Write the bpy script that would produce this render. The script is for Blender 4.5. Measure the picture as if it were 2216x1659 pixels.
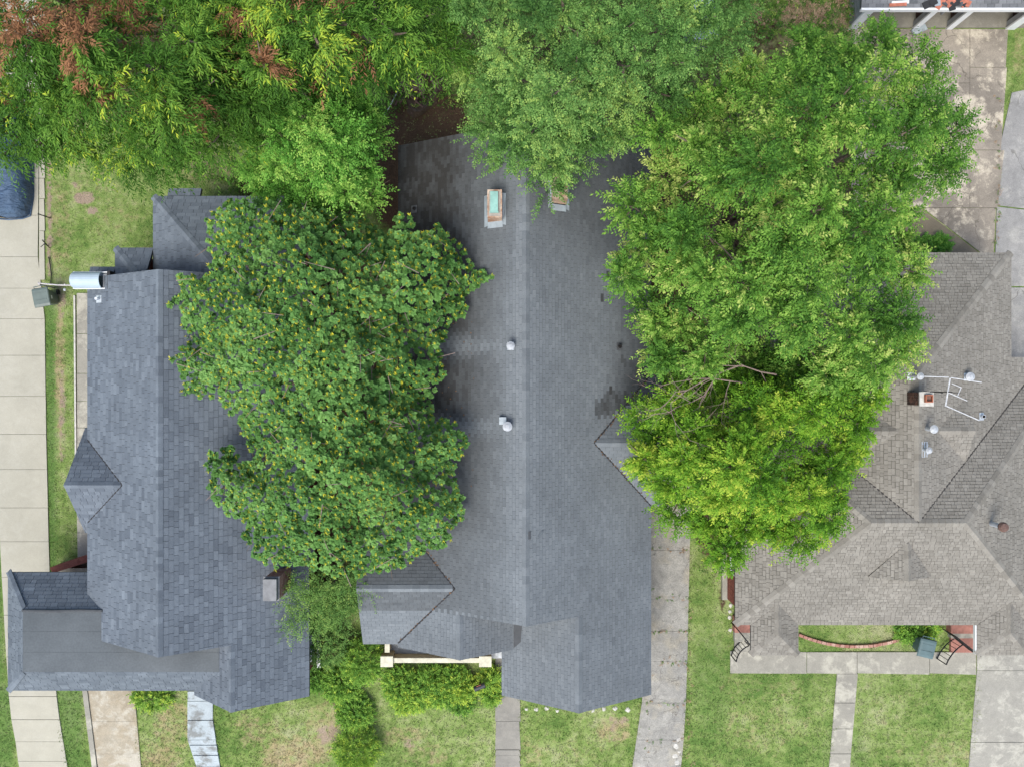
import bpy, math, random
import numpy as np
from mathutils import Vector, Matrix, Quaternion

random.seed(11)
RNG = np.random.default_rng(11)
SC = bpy.context.scene
for o in list(bpy.data.objects):
    bpy.data.objects.remove(o)

# ------------------------------------------------------------------ camera, sky, sun, exposure
S, H, CX, CY = 50.0, 38.0, 1108.0, 829.5          # photo pixels per metre on the ground, drone height, nadir
cam_d = bpy.data.cameras.new('drone_camera')
cam = bpy.data.objects.new('drone_camera', cam_d)
SC.collection.objects.link(cam)
cam.location = (0, 0, H)
cam.rotation_euler = (0, 0, 0)
cam_d.sensor_fit = 'HORIZONTAL'
cam_d.angle = 2 * math.atan((2216 / S / 2) / H)
cam_d.clip_start, cam_d.clip_end = 0.5, 2000
SC.camera = cam

SUN_EL, SUN_AZ = math.radians(62), math.radians(205)   # compass azimuth, clockwise from +Y
world = bpy.data.worlds.new('World')
SC.world = world
world.use_nodes = True
wn = world.node_tree
wn.nodes.clear()
sky = wn.nodes.new('ShaderNodeTexSky')
sky.sky_type = 'NISHITA'
sky.sun_disc = False
sky.sun_elevation, sky.sun_rotation = SUN_EL, SUN_AZ
sky.air_density, sky.dust_density, sky.ozone_density = 1.0, 3.0, 0.8
bg = wn.nodes.new('ShaderNodeBackground')
bg.inputs['Strength'].default_value = 0.115
wo = wn.nodes.new('ShaderNodeOutputWorld')
wn.links.new(sky.outputs[0], bg.inputs[0])
wn.links.new(bg.outputs[0], wo.inputs[0])

sun_d = bpy.data.lights.new('sun', 'SUN')
sun_d.energy = 1.5
sun_d.angle = math.radians(32)
sun_d.color = (1.0, 0.99, 0.94)
sun = bpy.data.objects.new('sun', sun_d)
SC.collection.objects.link(sun)
to_sun = Vector((math.sin(SUN_AZ) * math.cos(SUN_EL), math.cos(SUN_AZ) * math.cos(SUN_EL), math.sin(SUN_EL)))
sun.rotation_euler = to_sun.to_track_quat('Z', 'Y').to_euler()
sun.location = (0, -30, 60)

SC.view_settings.view_transform = 'Standard'
SC.view_settings.look = 'None'
SC.view_settings.exposure = 1.12
SC.view_settings.gamma = 1.0
SC.view_settings.use_curve_mapping = False
SC.render.engine = 'CYCLES'
SC.cycles.max_bounces = 6
SC.cycles.diffuse_bounces = 3
SC.cycles.transparent_max_bounces = 4


# ------------------------------------------------------------------ geometry of the place
def tz(y):
    """terrain height: level under the houses, falling to the street in front"""
    d = np.maximum(0.0, -13.0 - np.asarray(y, float))
    return np.maximum(-1.8, -0.33 * d * d / (d + 1.5))


def P(px, py, z=0.0):
    f = (H - z) / H / S
    return Vector(((px - CX) * f, (CY - py) * f, z))


def G(px, py, dz=0.0):
    z = dz
    for _ in range(6):
        p = P(px, py, z)
        z = float(tz(p.y)) + dz
    return P(px, py, z)


_vn = {}


def vnoise(x, y, scale, seed=0):
    if seed not in _vn:
        _vn[seed] = np.random.default_rng(1000 + seed).random((256, 256))
    g = _vn[seed]
    x = np.asarray(x, float) * scale + 57.3
    y = np.asarray(y, float) * scale + 91.7
    xi, yi = np.floor(x).astype(int), np.floor(y).astype(int)
    fx, fy = x - xi, y - yi
    fx, fy = fx * fx * (3 - 2 * fx), fy * fy * (3 - 2 * fy)
    a, b = g[yi % 256, xi % 256], g[yi % 256, (xi + 1) % 256]
    c, d = g[(yi + 1) % 256, xi % 256], g[(yi + 1) % 256, (xi + 1) % 256]
    return (a * (1 - fx) + b * fx) * (1 - fy) + (c * (1 - fx) + d * fx) * fy


def fbm(x, y, scale, seed=0, octs=4):
    t, amp, tot = 0, 1.0, 0
    for i in range(octs):
        t = t + amp * vnoise(x, y, scale * 2 ** i, seed + i)
        tot += amp
        amp *= 0.55
    return t / tot


def in_poly(x, y, poly):
    x, y = np.asarray(x, float), np.asarray(y, float)
    r = np.zeros(x.shape, bool)
    n = len(poly)
    for i in range(n):
        x0, y0 = poly[i][0], poly[i][1]
        x1, y1 = poly[(i + 1) % n][0], poly[(i + 1) % n][1]
        if y0 == y1:
            continue
        c = ((y0 > y) != (y1 > y)) & (x < (x1 - x0) * (y - y0) / (y1 - y0) + x0)
        r ^= c
    return r


def poly_dist(x, y, poly):
    x, y = np.asarray(x, float), np.asarray(y, float)
    best = np.full(x.shape, 1e9)
    n = len(poly)
    for i in range(n):
        ax, ay = poly[i][0], poly[i][1]
        bx, by = poly[(i + 1) % n][0], poly[(i + 1) % n][1]
        dx, dy = bx - ax, by - ay
        L = dx * dx + dy * dy + 1e-9
        t = np.clip(((x - ax) * dx + (y - ay) * dy) / L, 0, 1)
        best = np.minimum(best, np.hypot(x - ax - t * dx, y - ay - t * dy))
    return best


# ------------------------------------------------------------------ objects
WLOC = {}


def _link(o, parent):
    SC.collection.objects.link(o)
    if parent is not None:
        o.parent = parent
        l = WLOC.get(parent.name)
        if l is not None:
            o.matrix_parent_inverse = Matrix.Translation(-Vector(l))
    return o


def tag(o, label=None, cat=None, group=None, kind=None):
    if label: o['label'] = label
    if cat: o['category'] = cat
    if group: o['group'] = group
    if kind: o['kind'] = kind
    return o


def thing(name, loc, label, cat, group=None):
    o = bpy.data.objects.new(name, None)
    o.empty_display_size = 0.3
    SC.collection.objects.link(o)
    o.location = loc
    WLOC[o.name] = Vector(loc)
    return tag(o, label, cat, group)


def mesh_obj(name, verts, faces, mat, parent=None, attrs=None, smooth=False):
    me = bpy.data.meshes.new(name)
    me.from_pydata([tuple(v) for v in verts], [], faces)
    if attrs:
        for k, a in attrs.items():
            at = me.attributes.new(k, 'FLOAT', 'FACE')
            at.data.foreach_set('value', np.asarray(a, np.float32))
    if smooth:
        me.shade_smooth()
    me.materials.append(mat)
    o = bpy.data.objects.new(name, me)
    return _link(o, parent)


def raw_mesh(name, V, F, mat, attrs=None):
    """V (n,3), F (m,k) numpy"""
    me = bpy.data.meshes.new(name)
    k = F.shape[1]
    me.vertices.add(len(V))
    me.vertices.foreach_set('co', np.ascontiguousarray(V, np.float32).ravel())
    me.loops.add(F.size)
    me.loops.foreach_set('vertex_index', np.ascontiguousarray(F, np.int32).ravel())
    me.polygons.add(len(F))
    me.polygons.foreach_set('loop_start', np.arange(0, F.size, k, dtype=np.int32))
    if attrs:
        for n_, a in attrs.items():
            at = me.attributes.new(n_, 'FLOAT', 'FACE')
            at.data.foreach_set('value', np.asarray(a, np.float32))
    me.update(calc_edges=True)
    me.materials.append(mat)
    return me


class MB:
    def __init__(self):
        self.v, self.f = [], []

    def add(self, vs, fs):
        b = len(self.v)
        self.v += [Vector(v) for v in vs]
        self.f += [[i + b for i in f] for f in fs]
        return self

    def box(self, x0, x1, y0, y1, z0, z1):
        vs = [(x0, y0, z0), (x1, y0, z0), (x1, y1, z0), (x0, y1, z0), (x0, y0, z1), (x1, y0, z1), (x1, y1, z1), (x0, y1, z1)]
        return self.add(vs, [[3, 2, 1, 0], [4, 5, 6, 7], [0, 1, 5, 4], [1, 2, 6, 5], [2, 3, 7, 6], [3, 0, 4, 7]])

    def obox(self, c, ax, ay, az):
        c, ax, ay, az = Vector(c), Vector(ax), Vector(ay), Vector(az)
        vs = [c + ax * a + ay * b + az * d for d in (-1, 1) for a, b in ((-1, -1), (1, -1), (1, 1), (-1, 1))]
        return self.add(vs, [[3, 2, 1, 0], [4, 5, 6, 7], [0, 1, 5, 4], [1, 2, 6, 5], [2, 3, 7, 6], [3, 0, 4, 7]])

    def bar(self, a, b, w, h=None):
        a, b = Vector(a), Vector(b)
        d = (b - a)
        L = d.length / 2
        d.normalize()
        up = Vector((0, 0, 1)) if abs(d.z) < 0.95 else Vector((1, 0, 0))
        s = d.cross(up).normalized()
        t = s.cross(d).normalized()
        return self.obox((a + b) / 2, d * L, s * w / 2, t * (h or w) / 2)

    def prism(self, pts, thick):
        """pts: top outline (3-D, counter-clockwise from above), extruded straight down"""
        n = len(pts)
        vs = [Vector(p) for p in pts] + [Vector(p) - Vector((0, 0, thick)) for p in pts]
        fs = [list(range(n)), [2 * n - 1 - i for i in range(n)]]
        fs += [[i, i + n, (i + 1) % n + n, (i + 1) % n] for i in range(n)]
        return self.add(vs, fs)

    def tube(self, pts, rad, n=8, cap=True):
        pts = [Vector(p) for p in pts]
        if not hasattr(rad, '__len__'):
            rad = [rad] * len(pts)
        b = len(self.v)
        ref = None
        for i, p in enumerate(pts):
            d = (pts[min(i + 1, len(pts) - 1)] - pts[max(i - 1, 0)]).normalized()
            if ref is None:
                ref = d.orthogonal().normalized()
            s = (ref - d * ref.dot(d)).normalized()
            ref = s
            t = d.cross(s)
            for k in range(n):
                a = 2 * math.pi * k / n
                self.v.append(p + (s * math.cos(a) + t * math.sin(a)) * rad[i])
        for i in range(len(pts) - 1):
            for k in range(n):
                k2 = (k + 1) % n
                self.f.append([b + i * n + k, b + i * n + k2, b + (i + 1) * n + k2, b + (i + 1) * n + k])
        if cap:
            self.f.append([b + n - 1 - k for k in range(n)])
            self.f.append([b + (len(pts) - 1) * n + k for k in range(n)])
        return self

    def lathe(self, c, prof, n=16):
        c = Vector(c)
        b = len(self.v)
        for r, z in prof:
            for k in range(n):
                a = 2 * math.pi * k / n
                self.v.append(c + Vector((r * math.cos(a), r * math.sin(a), z)))
        for i in range(len(prof) - 1):
            for k in range(n):
                k2 = (k + 1) % n
                self.f.append([b + i * n + k, b + i * n + k2, b + (i + 1) * n + k2, b + (i + 1) * n + k])
        self.f.append([b + n - 1 - k for k in range(n)])
        self.f.append([b + (len(prof) - 1) * n + k for k in range(n)])
        return self

    def build(self, name, mat, parent=None, smooth=False):
        return mesh_obj(name, self.v, self.f, mat, parent, smooth=smooth)


# ------------------------------------------------------------------ materials
class NT:
    def __init__(self, name, rough=0.85, spec=0.25):
        self.m = bpy.data.materials.new(name)
        self.m.use_nodes = True
        self.t = self.m.node_tree
        self.b = self.t.nodes['Principled BSDF']
        self.b.inputs['Roughness'].default_value = rough
        self.b.inputs['Specular IOR Level'].default_value = spec
        self._pos = None

    def n(self, typ, **kw):
        nd = self.t.nodes.new(typ)
        for k, v in kw.items():
            setattr(nd, k, v)
        return nd

    def link(self, a, b):
        self.t.links.new(a, b)

    def setin(self, sock, v):
        if isinstance(v, bpy.types.NodeSocket):
            self.link(v, sock)
        elif isinstance(v, (tuple, list)):
            sock.default_value = (*v, 1.0) if len(v) == 3 and len(sock.default_value) == 4 else v
        else:
            sock.default_value = v

    @property
    def pos(self):
        if self._pos is None:
            self._pos = self.n('ShaderNodeNewGeometry').outputs['Position']
        return self._pos

    def scaled(self, v):
        m = self.n('ShaderNodeVectorMath', operation='MULTIPLY')
        self.link(self.pos, m.inputs[0])
        m.inputs[1].default_value = v
        return m.outputs[0]

    def noise(self, scale, detail=4, rough=0.55, vec=None, dist=0.0):
        nd = self.n('ShaderNodeTexNoise')
        nd.inputs['Scale'].default_value = scale
        nd.inputs['Detail'].default_value = detail
        nd.inputs['Roughness'].default_value = rough
        nd.inputs['Distortion'].default_value = dist
        self.link(vec or self.pos, nd.inputs['Vector'])
        return nd.outputs['Fac']

    def voro(self, scale, feature='DISTANCE_TO_EDGE', vec=None, out='Distance'):
        nd = self.n('ShaderNodeTexVoronoi', feature=feature)
        nd.inputs['Scale'].default_value = scale
        self.link(vec or self.pos, nd.inputs['Vector'])
        return nd.outputs[out]

    def warp(self, amt, scale):
        nd = self.n('ShaderNodeTexNoise')
        nd.inputs['Scale'].default_value = scale
        nd.inputs['Detail'].default_value = 4
        self.link(self.pos, nd.inputs['Vector'])
        m = self.n('ShaderNodeVectorMath', operation='SCALE')
        self.link(nd.outputs['Color'], m.inputs[0])
        m.inputs['Scale'].default_value = amt
        a = self.n('ShaderNodeVectorMath', operation='ADD')
        self.link(self.pos, a.inputs[0])
        self.link(m.outputs[0], a.inputs[1])
        return a.outputs[0]

    def attr(self, name):
        nd = self.n('ShaderNodeAttribute', attribute_name=name)
        return nd.outputs['Fac']

    def rng(self, v, a, b, c=0.0, d=1.0):
        nd = self.n('ShaderNodeMapRange')
        self.setin(nd.inputs['Value'], v)
        nd.inputs['From Min'].default_value, nd.inputs['From Max'].default_value = a, b
        nd.inputs['To Min'].default_value, nd.inputs['To Max'].default_value = c, d
        return nd.outputs[0]

    def math(self, op, a, b=0.0):
        nd = self.n('ShaderNodeMath', operation=op)
        self.setin(nd.inputs[0], a)
        self.setin(nd.inputs[1], b)
        return nd.outputs[0]

    def mix(self, fac, a, b, blend='MIX'):
        nd = self.n('ShaderNodeMix', data_type='RGBA', blend_type=blend)
        self.setin(nd.inputs[0], fac)
        self.setin(nd.inputs[6], a)
        self.setin(nd.inputs[7], b)
        return nd.outputs[2]

    def ramp(self, fac, stops):
        nd = self.n('ShaderNodeValToRGB')
        cr = nd.color_ramp
        while len(cr.elements) < len(stops):
            cr.elements.new(0.5)
        for e, (p, c) in zip(cr.elements, stops):
            e.position = p
            e.color = (*c, 1.0)
        self.setin(nd.inputs[0], fac)
        return nd.outputs[0]

    def gain(self, col, val):
        """multiply a colour by a scalar socket"""
        nd = self.n('ShaderNodeVectorMath', operation='SCALE')
        self.setin(nd.inputs[0], col)
        self.setin(nd.inputs['Scale'], val)
        return nd.outputs[0]

    def color(self, v):
        self.setin(self.b.inputs['Base Color'], v)

    def bump(self, h, strength=0.4, dist=0.02):
        nd = self.n('ShaderNodeBump')
        nd.inputs['Strength'].default_value = strength
        nd.inputs['Distance'].default_value = dist
        self.link(h, nd.inputs['Height'])
        self.link(nd.outputs[0], self.b.inputs['Normal'])


def m_plain(name, col, rough=0.7, var=0.12, scale=3.0, metal=0.0, spec=0.3):
    t = NT(name, rough, spec)
    f = t.rng(t.noise(scale, 6), 0.3, 0.7, 1 - var, 1 + var)
    t.color(t.gain(col, f))
    t.b.inputs['Metallic'].default_value = metal
    return t.m


def m_shingle(name, dark, light, stain_col, mott=0.10):
    t = NT(name, 0.92, 0.2)
    c = t.mix(t.attr('tint'), dark, light)
    c = t.gain(c, t.rng(t.noise(0.55, 5), 0.3, 0.7, 1 - mott, 1 + mott))
    c = t.gain(c, t.rng(t.noise(38, 3, 0.7), 0.3, 0.7, 0.84, 1.16))
    c = t.gain(c, t.rng(t.noise(6, 3, 0.6), 0.3, 0.7, 0.94, 1.06))
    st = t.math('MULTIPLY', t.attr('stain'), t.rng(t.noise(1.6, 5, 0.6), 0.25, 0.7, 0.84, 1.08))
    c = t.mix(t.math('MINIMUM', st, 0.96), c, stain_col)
    t.color(c)
    t.bump(t.noise(60, 3, 0.7), 0.35, 0.01)
    return t.m


M_SH_L = m_shingle('slate_blue_shingle', (0.0864, 0.1025, 0.1232), (0.1534, 0.1788, 0.2061), (0.0540, 0.0545, 0.0560))
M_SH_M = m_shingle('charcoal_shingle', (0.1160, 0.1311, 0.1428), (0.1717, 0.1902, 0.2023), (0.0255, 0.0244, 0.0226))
M_SH_R = m_shingle('weathered_grey_shingle', (0.1493, 0.1386, 0.1179), (0.2502, 0.2365, 0.2049), (0.0652, 0.0612, 0.0503))
M_SH_G = m_shingle('old_garage_shingle', (0.1144, 0.1188, 0.1232), (0.2024, 0.2068, 0.2112), (0.0528, 0.0528, 0.0484), 0.2)
M_DECK = m_plain('roof_underlay', (0.03, 0.03, 0.032), 0.95)
M_DECK_R = m_plain('roof_underlay_brown', (0.05, 0.046, 0.042), 0.95)

t = NT('roof_membrane', 0.8, 0.3)
c = t.mix(t.rng(t.noise(0.5, 5), 0.3, 0.7), (0.070, 0.081, 0.087), (0.112, 0.127, 0.135))
c = t.gain(c, t.rng(t.noise(14, 4), 0.3, 0.7, 0.9, 1.1))
t.color(c)
M_MEMBRANE = t.m

M_WHITE = m_plain('white_paint', (0.66, 0.67, 0.67), 0.5, 0.06)
M_CREAM = m_plain('cream_paint', (0.52, 0.50, 0.39), 0.7, 0.2, 5)
M_TAN = m_plain('tan_render', (0.36, 0.29, 0.18), 0.8, 0.12)
M_GALV = m_plain('galvanised_metal', (0.50, 0.54, 0.58), 0.45, 0.10, 4, 0.3, 0.5)
M_FLASH = m_plain('metal_flashing', (0.30, 0.345, 0.37), 0.5, 0.15, 5, 0.2, 0.5)
M_BLACK = m_plain('black_iron', (0.012, 0.012, 0.013), 0.5, 0.2)
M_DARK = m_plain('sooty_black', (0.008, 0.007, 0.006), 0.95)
M_GLASS = m_plain('window_glass', (0.03, 0.04, 0.05), 0.08, 0.05, 2, 0, 0.6)
M_FLUE = m_plain('terracotta_flue', (0.28, 0.10, 0.055), 0.8, 0.2, 8)
M_BARK = m_plain('tree_bark', (0.16, 0.12, 0.095), 0.95, 0.35, 9)
M_TWIG = m_plain('bare_grey_twig', (0.24, 0.18, 0.155), 0.9, 0.2, 9)
M_RUST = m_plain('rusty_metal', (0.13, 0.08, 0.065), 0.8, 0.3, 9)
M_COPPER = m_plain('verdigris_metal', (0.22, 0.40, 0.35), 0.6, 0.18, 6)
M_PIPE_GREY = m_plain('grey_pvc', (0.25, 0.26, 0.27), 0.6, 0.15)
M_CHAIN = m_plain('fence_steel', (0.42, 0.40, 0.40), 0.5, 0.15, 6, 0.3)
M_STONE = m_plain('pale_stone', (0.44, 0.43, 0.39), 0.9, 0.2, 7)
M_TAR = m_plain('fresh_patch', (0.07, 0.075, 0.08), 0.85, 0.15, 4)
M_LEAFLITTER = m_plain('dry_leaf', (0.13, 0.075, 0.04), 0.9, 0.5, 11)
M_RUBBLE = m_plain('red_rubble', (0.40, 0.14, 0.09), 0.9, 0.3, 6)

t = NT('bin_plastic', 0.45, 0.4)
t.color(t.gain((0.095, 0.125, 0.112), t.rng(t.noise(3, 4), 0.3, 0.7, 0.85, 1.2)))
M_BIN = t.m
t = NT('bin_plastic_faded', 0.5, 0.4)
t.color(t.gain((0.075, 0.120, 0.125), t.rng(t.noise(3, 4), 0.3, 0.7, 0.85, 1.2)))
M_BIN2 = t.m

t = NT('car_cover_fabric', 0.6, 0.3)
t.color(t.gain((0.058, 0.098, 0.160), t.rng(t.noise(2.5, 5), 0.3, 0.7, 0.85, 1.15)))
t.bump(t.noise(2.6, 4, 0.55, vec=t.scaled((0.8, 2.2, 1.0)), dist=1.2), 1.0, 0.14)
M_COVER = t.m


def m_concrete(name, base, dark, pale, joints=0.0, patch=0.5, warm=None, crack=None, grain=1.0):
    t = NT(name, 0.9, 0.2)
    big = t.noise(0.45, 6, 0.6)
    c = t.mix(t.rng(big, 0.35, 0.7), base, dark)
    w = t.warp(0.8, 0.8)
    pn = t.noise(1.3, 7, 0.68, vec=w)
    c = t.mix(t.math('MULTIPLY', t.rng(pn, 0.50, 0.60), patch), c, pale)
    if warm:
        c = t.mix(t.rng(t.noise(0.8, 5, 0.6), 0.5, 0.72, 0, 0.6), c, warm)
    c = t.gain(c, t.rng(t.noise(3.2, 6, 0.7, dist=.6), 0.3, 0.7, 1 - 0.10 * grain, 1 + 0.08 * grain))
    c = t.gain(c, t.rng(t.noise(26, 4, 0.7), 0.3, 0.7, 1 - 0.14 * grain, 1 + 0.14 * grain))
    if crack:
        cw = t.warp(0.9, 1.4)
        e = t.voro(crack, vec=cw)
        line = t.rng(e, 0.0, 0.012, 1.0, 0.0)
        line = t.math('MULTIPLY', line, t.rng(t.noise(0.5, 3), 0.44, 0.58))
        c = t.mix(t.math('MULTIPLY', line, 0.7), c, (0.05, 0.045, 0.035))
    t.color(c)
    t.bump(t.noise(30, 4, 0.7), 0.3, 0.01)
    return t.m


M_CONC_L = m_concrete('driveway_concrete', (0.3679, 0.3525, 0.2857), (0.3208, 0.3083, 0.2485), (0.4021, 0.3888, 0.3284), patch=0.25, grain=0.5)
M_CONC_W = m_concrete('walk_concrete', (0.2909, 0.2791, 0.2344), (0.2225, 0.2130, 0.1810), (0.4278, 0.4113, 0.3374), patch=0.7)
M_CONC_M = m_concrete('aggregate_driveway', (0.2738, 0.2667, 0.2399), (0.2096, 0.2049, 0.1870), (0.3337, 0.3243, 0.2885), patch=0.45, warm=(0.3080, 0.2657, 0.1725), crack=0.9, grain=2.2)
M_CONC_P = m_concrete('grey_path_concrete', (0.2310, 0.2216, 0.1934), (0.1797, 0.1726, 0.1533), (0.2823, 0.2682, 0.2296), patch=0.3)
M_CONC_A = m_concrete('old_apron_concrete', (0.29, 0.255, 0.205), (0.16, 0.142, 0.118), (0.46, 0.41, 0.32), patch=0.95, crack=0.5, grain=1.6)
M_CONC_D = m_concrete('worn_pink_concrete', (0.3422, 0.3117, 0.2444), (0.2567, 0.2143, 0.1475), (0.4278, 0.4043, 0.3374), patch=0.7, warm=(0.2567, 0.1955, 0.1136), grain=1.5)
M_CONC_G = m_concrete('garage_floor', (0.2232, 0.2104, 0.1741), (0.1581, 0.1479, 0.1213), (0.2790, 0.2637, 0.2217), patch=0.4)
M_ASPH = m_concrete('pale_asphalt', (0.2652, 0.2605, 0.2464), (0.2139, 0.2115, 0.2026), (0.3422, 0.3352, 0.3046), patch=0.6, crack=0.4, grain=1.6)
M_CONC_R = m_concrete('right_driveway_concrete', (0.2866, 0.2772, 0.2377), (0.2310, 0.2240, 0.1971), (0.3850, 0.3733, 0.3173), patch=0.75, grain=1.2)
M_PAINTED = m_concrete('flaking_blue_white_paint', (0.36, 0.41, 0.43), (0.31, 0.355, 0.37), (0.13, 0.125, 0.11), patch=0.7)
M_PORCHF = m_concrete('stained_porch_floor', (0.42, 0.47, 0.51), (0.20, 0.19, 0.18), (0.60, 0.64, 0.68), patch=0.7)
M_SOILPAD = m_concrete('brown_pad', (0.2093, 0.1760, 0.1192), (0.1581, 0.1351, 0.0967), (0.2511, 0.2153, 0.1529), patch=0.4)


def m_brick(name, cols, mortar=(0.35, 0.30, 0.25)):
    t = NT(name, 0.9, 0.2)
    c = t.ramp(t.voro(5.5, 'F1', out='Color'), cols)
    c = t.gain(c, t.rng(t.noise(22, 4), 0.3, 0.7, 0.8, 1.2))
    t.color(c)
    return t.m


M_BRICK = m_brick('red_brick', [(0.2, (0.17, 0.055, 0.04)), (0.5, (0.24, 0.085, 0.06)), (0.8, (0.20, 0.07, 0.055))])
M_BRICK_P = m_brick('pink_brick', [(0.2, (0.36, 0.20, 0.16)), (0.5, (0.28, 0.13, 0.10)), (0.8, (0.44, 0.30, 0.24))])
M_BRICK_T = m_brick('tan_brick', [(0.2, (0.42, 0.30, 0.21)), (0.5, (0.30, 0.17, 0.11)), (0.8, (0.50, 0.40, 0.31))])
M_BRICK_D = m_brick('dark_old_brick', [(0.2, (0.09, 0.05, 0.04)), (0.5, (0.05, 0.035, 0.03)), (0.8, (0.14, 0.075, 0.055))])
M_MORTAR = m_plain('mortar', (0.30, 0.27, 0.235), 0.95, 0.2, 8)
M_TILE = m_plain('red_step_tile', (0.29, 0.135, 0.105), 0.85, 0.25, 5)

# ground: grass, dry grass, bare soil, leaf litter (masks carried by the terrain itself)
GRASS_STOPS = [(0.22, (0.0910, 0.1608, 0.0376)), (0.45, (0.1552, 0.2231, 0.0607)), (0.62, (0.2140, 0.2719, 0.0953)), (0.82, (0.2782, 0.2957, 0.1517))]


def m_ground(name, tuft=False):
    t = NT(name, 0.95, 0.1)
    g = t.math('ADD', t.math('MULTIPLY', t.noise(0.35, 5, 0.6), 0.55), t.math('MULTIPLY', t.noise(2.4, 5, 0.65), 0.45))
    if tuft:
        g = t.math('ADD', g, t.rng(t.attr('hue'), 0, 1, -0.07, 0.13))
    c = t.ramp(t.rng(g, 0.3, 0.7), GRASS_STOPS)
    lush = t.attr('lush')
    c = t.mix(t.math('MULTIPLY', lush, 0.75), c, (0.075, 0.150, 0.035))
    dry = t.rng(t.math('ADD', t.attr('dry'), t.rng(t.noise(3.0, 6, 0.7), 0.25, 0.75, -0.45, 0.45)), 0.3, 0.75)
    c = t.mix(t.math('MULTIPLY', dry, 0.75), c, t.mix(t.noise(1.2, 4), (0.30, 0.225, 0.12), (0.37, 0.28, 0.19)))
    if not tuft:
        dirt = t.rng(t.math('ADD', t.attr('dirt'), t.rng(t.noise(2.2, 6, 0.7), 0.25, 0.75, -0.6, 0.6)), 0.35, 0.75)
        c = t.mix(dirt, c, t.mix(t.noise(2.0, 5), (0.20, 0.150, 0.105), (0.33, 0.265, 0.20)))
        lit = t.rng(t.math('ADD', t.attr('litter'), t.rng(t.noise(2.5, 6, 0.7), 0.25, 0.75, -0.35, 0.35)), 0.35, 0.65)
        c = t.mix(lit, c, t.mix(t.noise(16, 4, 0.7), (0.035, 0.022, 0.015), (0.13, 0.085, 0.055)))
        c = t.gain(c, t.rng(t.noise(20, 5, 0.75), 0.3, 0.7, 0.72, 1.28))
        t.bump(t.noise(14, 5, 0.75), 0.8, 0.06)
    t.color(c)
    return t.m


M_GROUND = m_ground('lawn_ground')
M_TUFT = m_ground('grass_blade', True)


def m_leaf(name, stops, dead=((0.20, 0.095, 0.045), (0.33, 0.165, 0.08)), trans=0.25, gloss=0.58):
    t = NT(name, gloss, 0.14)
    h = t.attr('hue')
    c = t.ramp(h, stops)
    isd = t.math('GREATER_THAN', h, 1.5)
    c = t.mix(isd, c, t.mix(t.math('SUBTRACT', h, 2.0), dead[0], dead[1]))
    t.color(c)
    tr = t.n('ShaderNodeBsdfTranslucent')
    t.link(c, tr.inputs['Color'])
    mx = t.n('ShaderNodeMixShader')
    mx.inputs[0].default_value = trans
    out = t.t.nodes['Material Output']
    t.link(t.b.outputs[0], mx.inputs[1])
    t.link(tr.outputs[0], mx.inputs[2])
    t.link(mx.outputs[0], out.inputs[0])
    return t.m


L_MIMOSA = m_leaf('mimosa_leaf', [(0.0, (0.0610, 0.1573, 0.0364)), (0.45, (0.1193, 0.2622, 0.0631)), (0.72, (0.2034, 0.3803, 0.1030)), (0.8, (0.36, 0.40, 0.045)), (1.0, (0.66, 0.60, 0.05))], trans=.2)
L_ELM = m_leaf('elm_leaf', [(0.0, (0.0420, 0.1210, 0.0179)), (0.4, (0.1078, 0.2475, 0.0321)), (0.75, (0.2097, 0.3629, 0.0571)), (1.0, (0.4073, 0.4839, 0.1250))])
L_ELM2 = m_leaf('young_elm_leaf', [(0.0, (0.0495, 0.1421, 0.0119)), (0.4, (0.1210, 0.2737, 0.0198)), (0.75, (0.2200, 0.3685, 0.0317)), (1.0, (0.3960, 0.4843, 0.0594))])
L_OAK = m_leaf('oak_leaf', [(0.0, (0.0420, 0.1113, 0.0239)), (0.4, (0.0900, 0.2014, 0.0423)), (0.75, (0.1650, 0.3074, 0.0736)), (1.0, (0.2800, 0.4134, 0.0920))], trans=.22)
L_PECAN = m_leaf('pecan_leaf', [(0.0, (0.0322, 0.0950, 0.0110)), (0.4, (0.0782, 0.1850, 0.0220)), (0.75, (0.1518, 0.2900, 0.0396)), (0.9, (0.2668, 0.4000, 0.0440)), (1.0, (0.4232, 0.5200, 0.0495))])
L_BRIGHT = m_leaf('bright_leaf', [(0.0, (0.040, 0.135, 0.016)), (0.4, (0.095, 0.265, 0.034)), (0.75, (0.175, 0.385, 0.060)), (1.0, (0.30, 0.48, 0.09))])
L_VINE = m_leaf('vine_leaf', [(0.0, (0.045, 0.115, 0.026)), (0.4, (0.105, 0.215, 0.045)), (0.75, (0.195, 0.325, 0.075)), (1.0, (0.34, 0.43, 0.10))])
L_SHRUB = m_leaf('shrub_leaf', [(0.0, (0.0486, 0.1366, 0.0234)), (0.4, (0.1242, 0.2732, 0.0378)), (0.75, (0.2322, 0.4039, 0.0585)), (1.0, (0.4320, 0.5584, 0.0720))])

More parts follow.
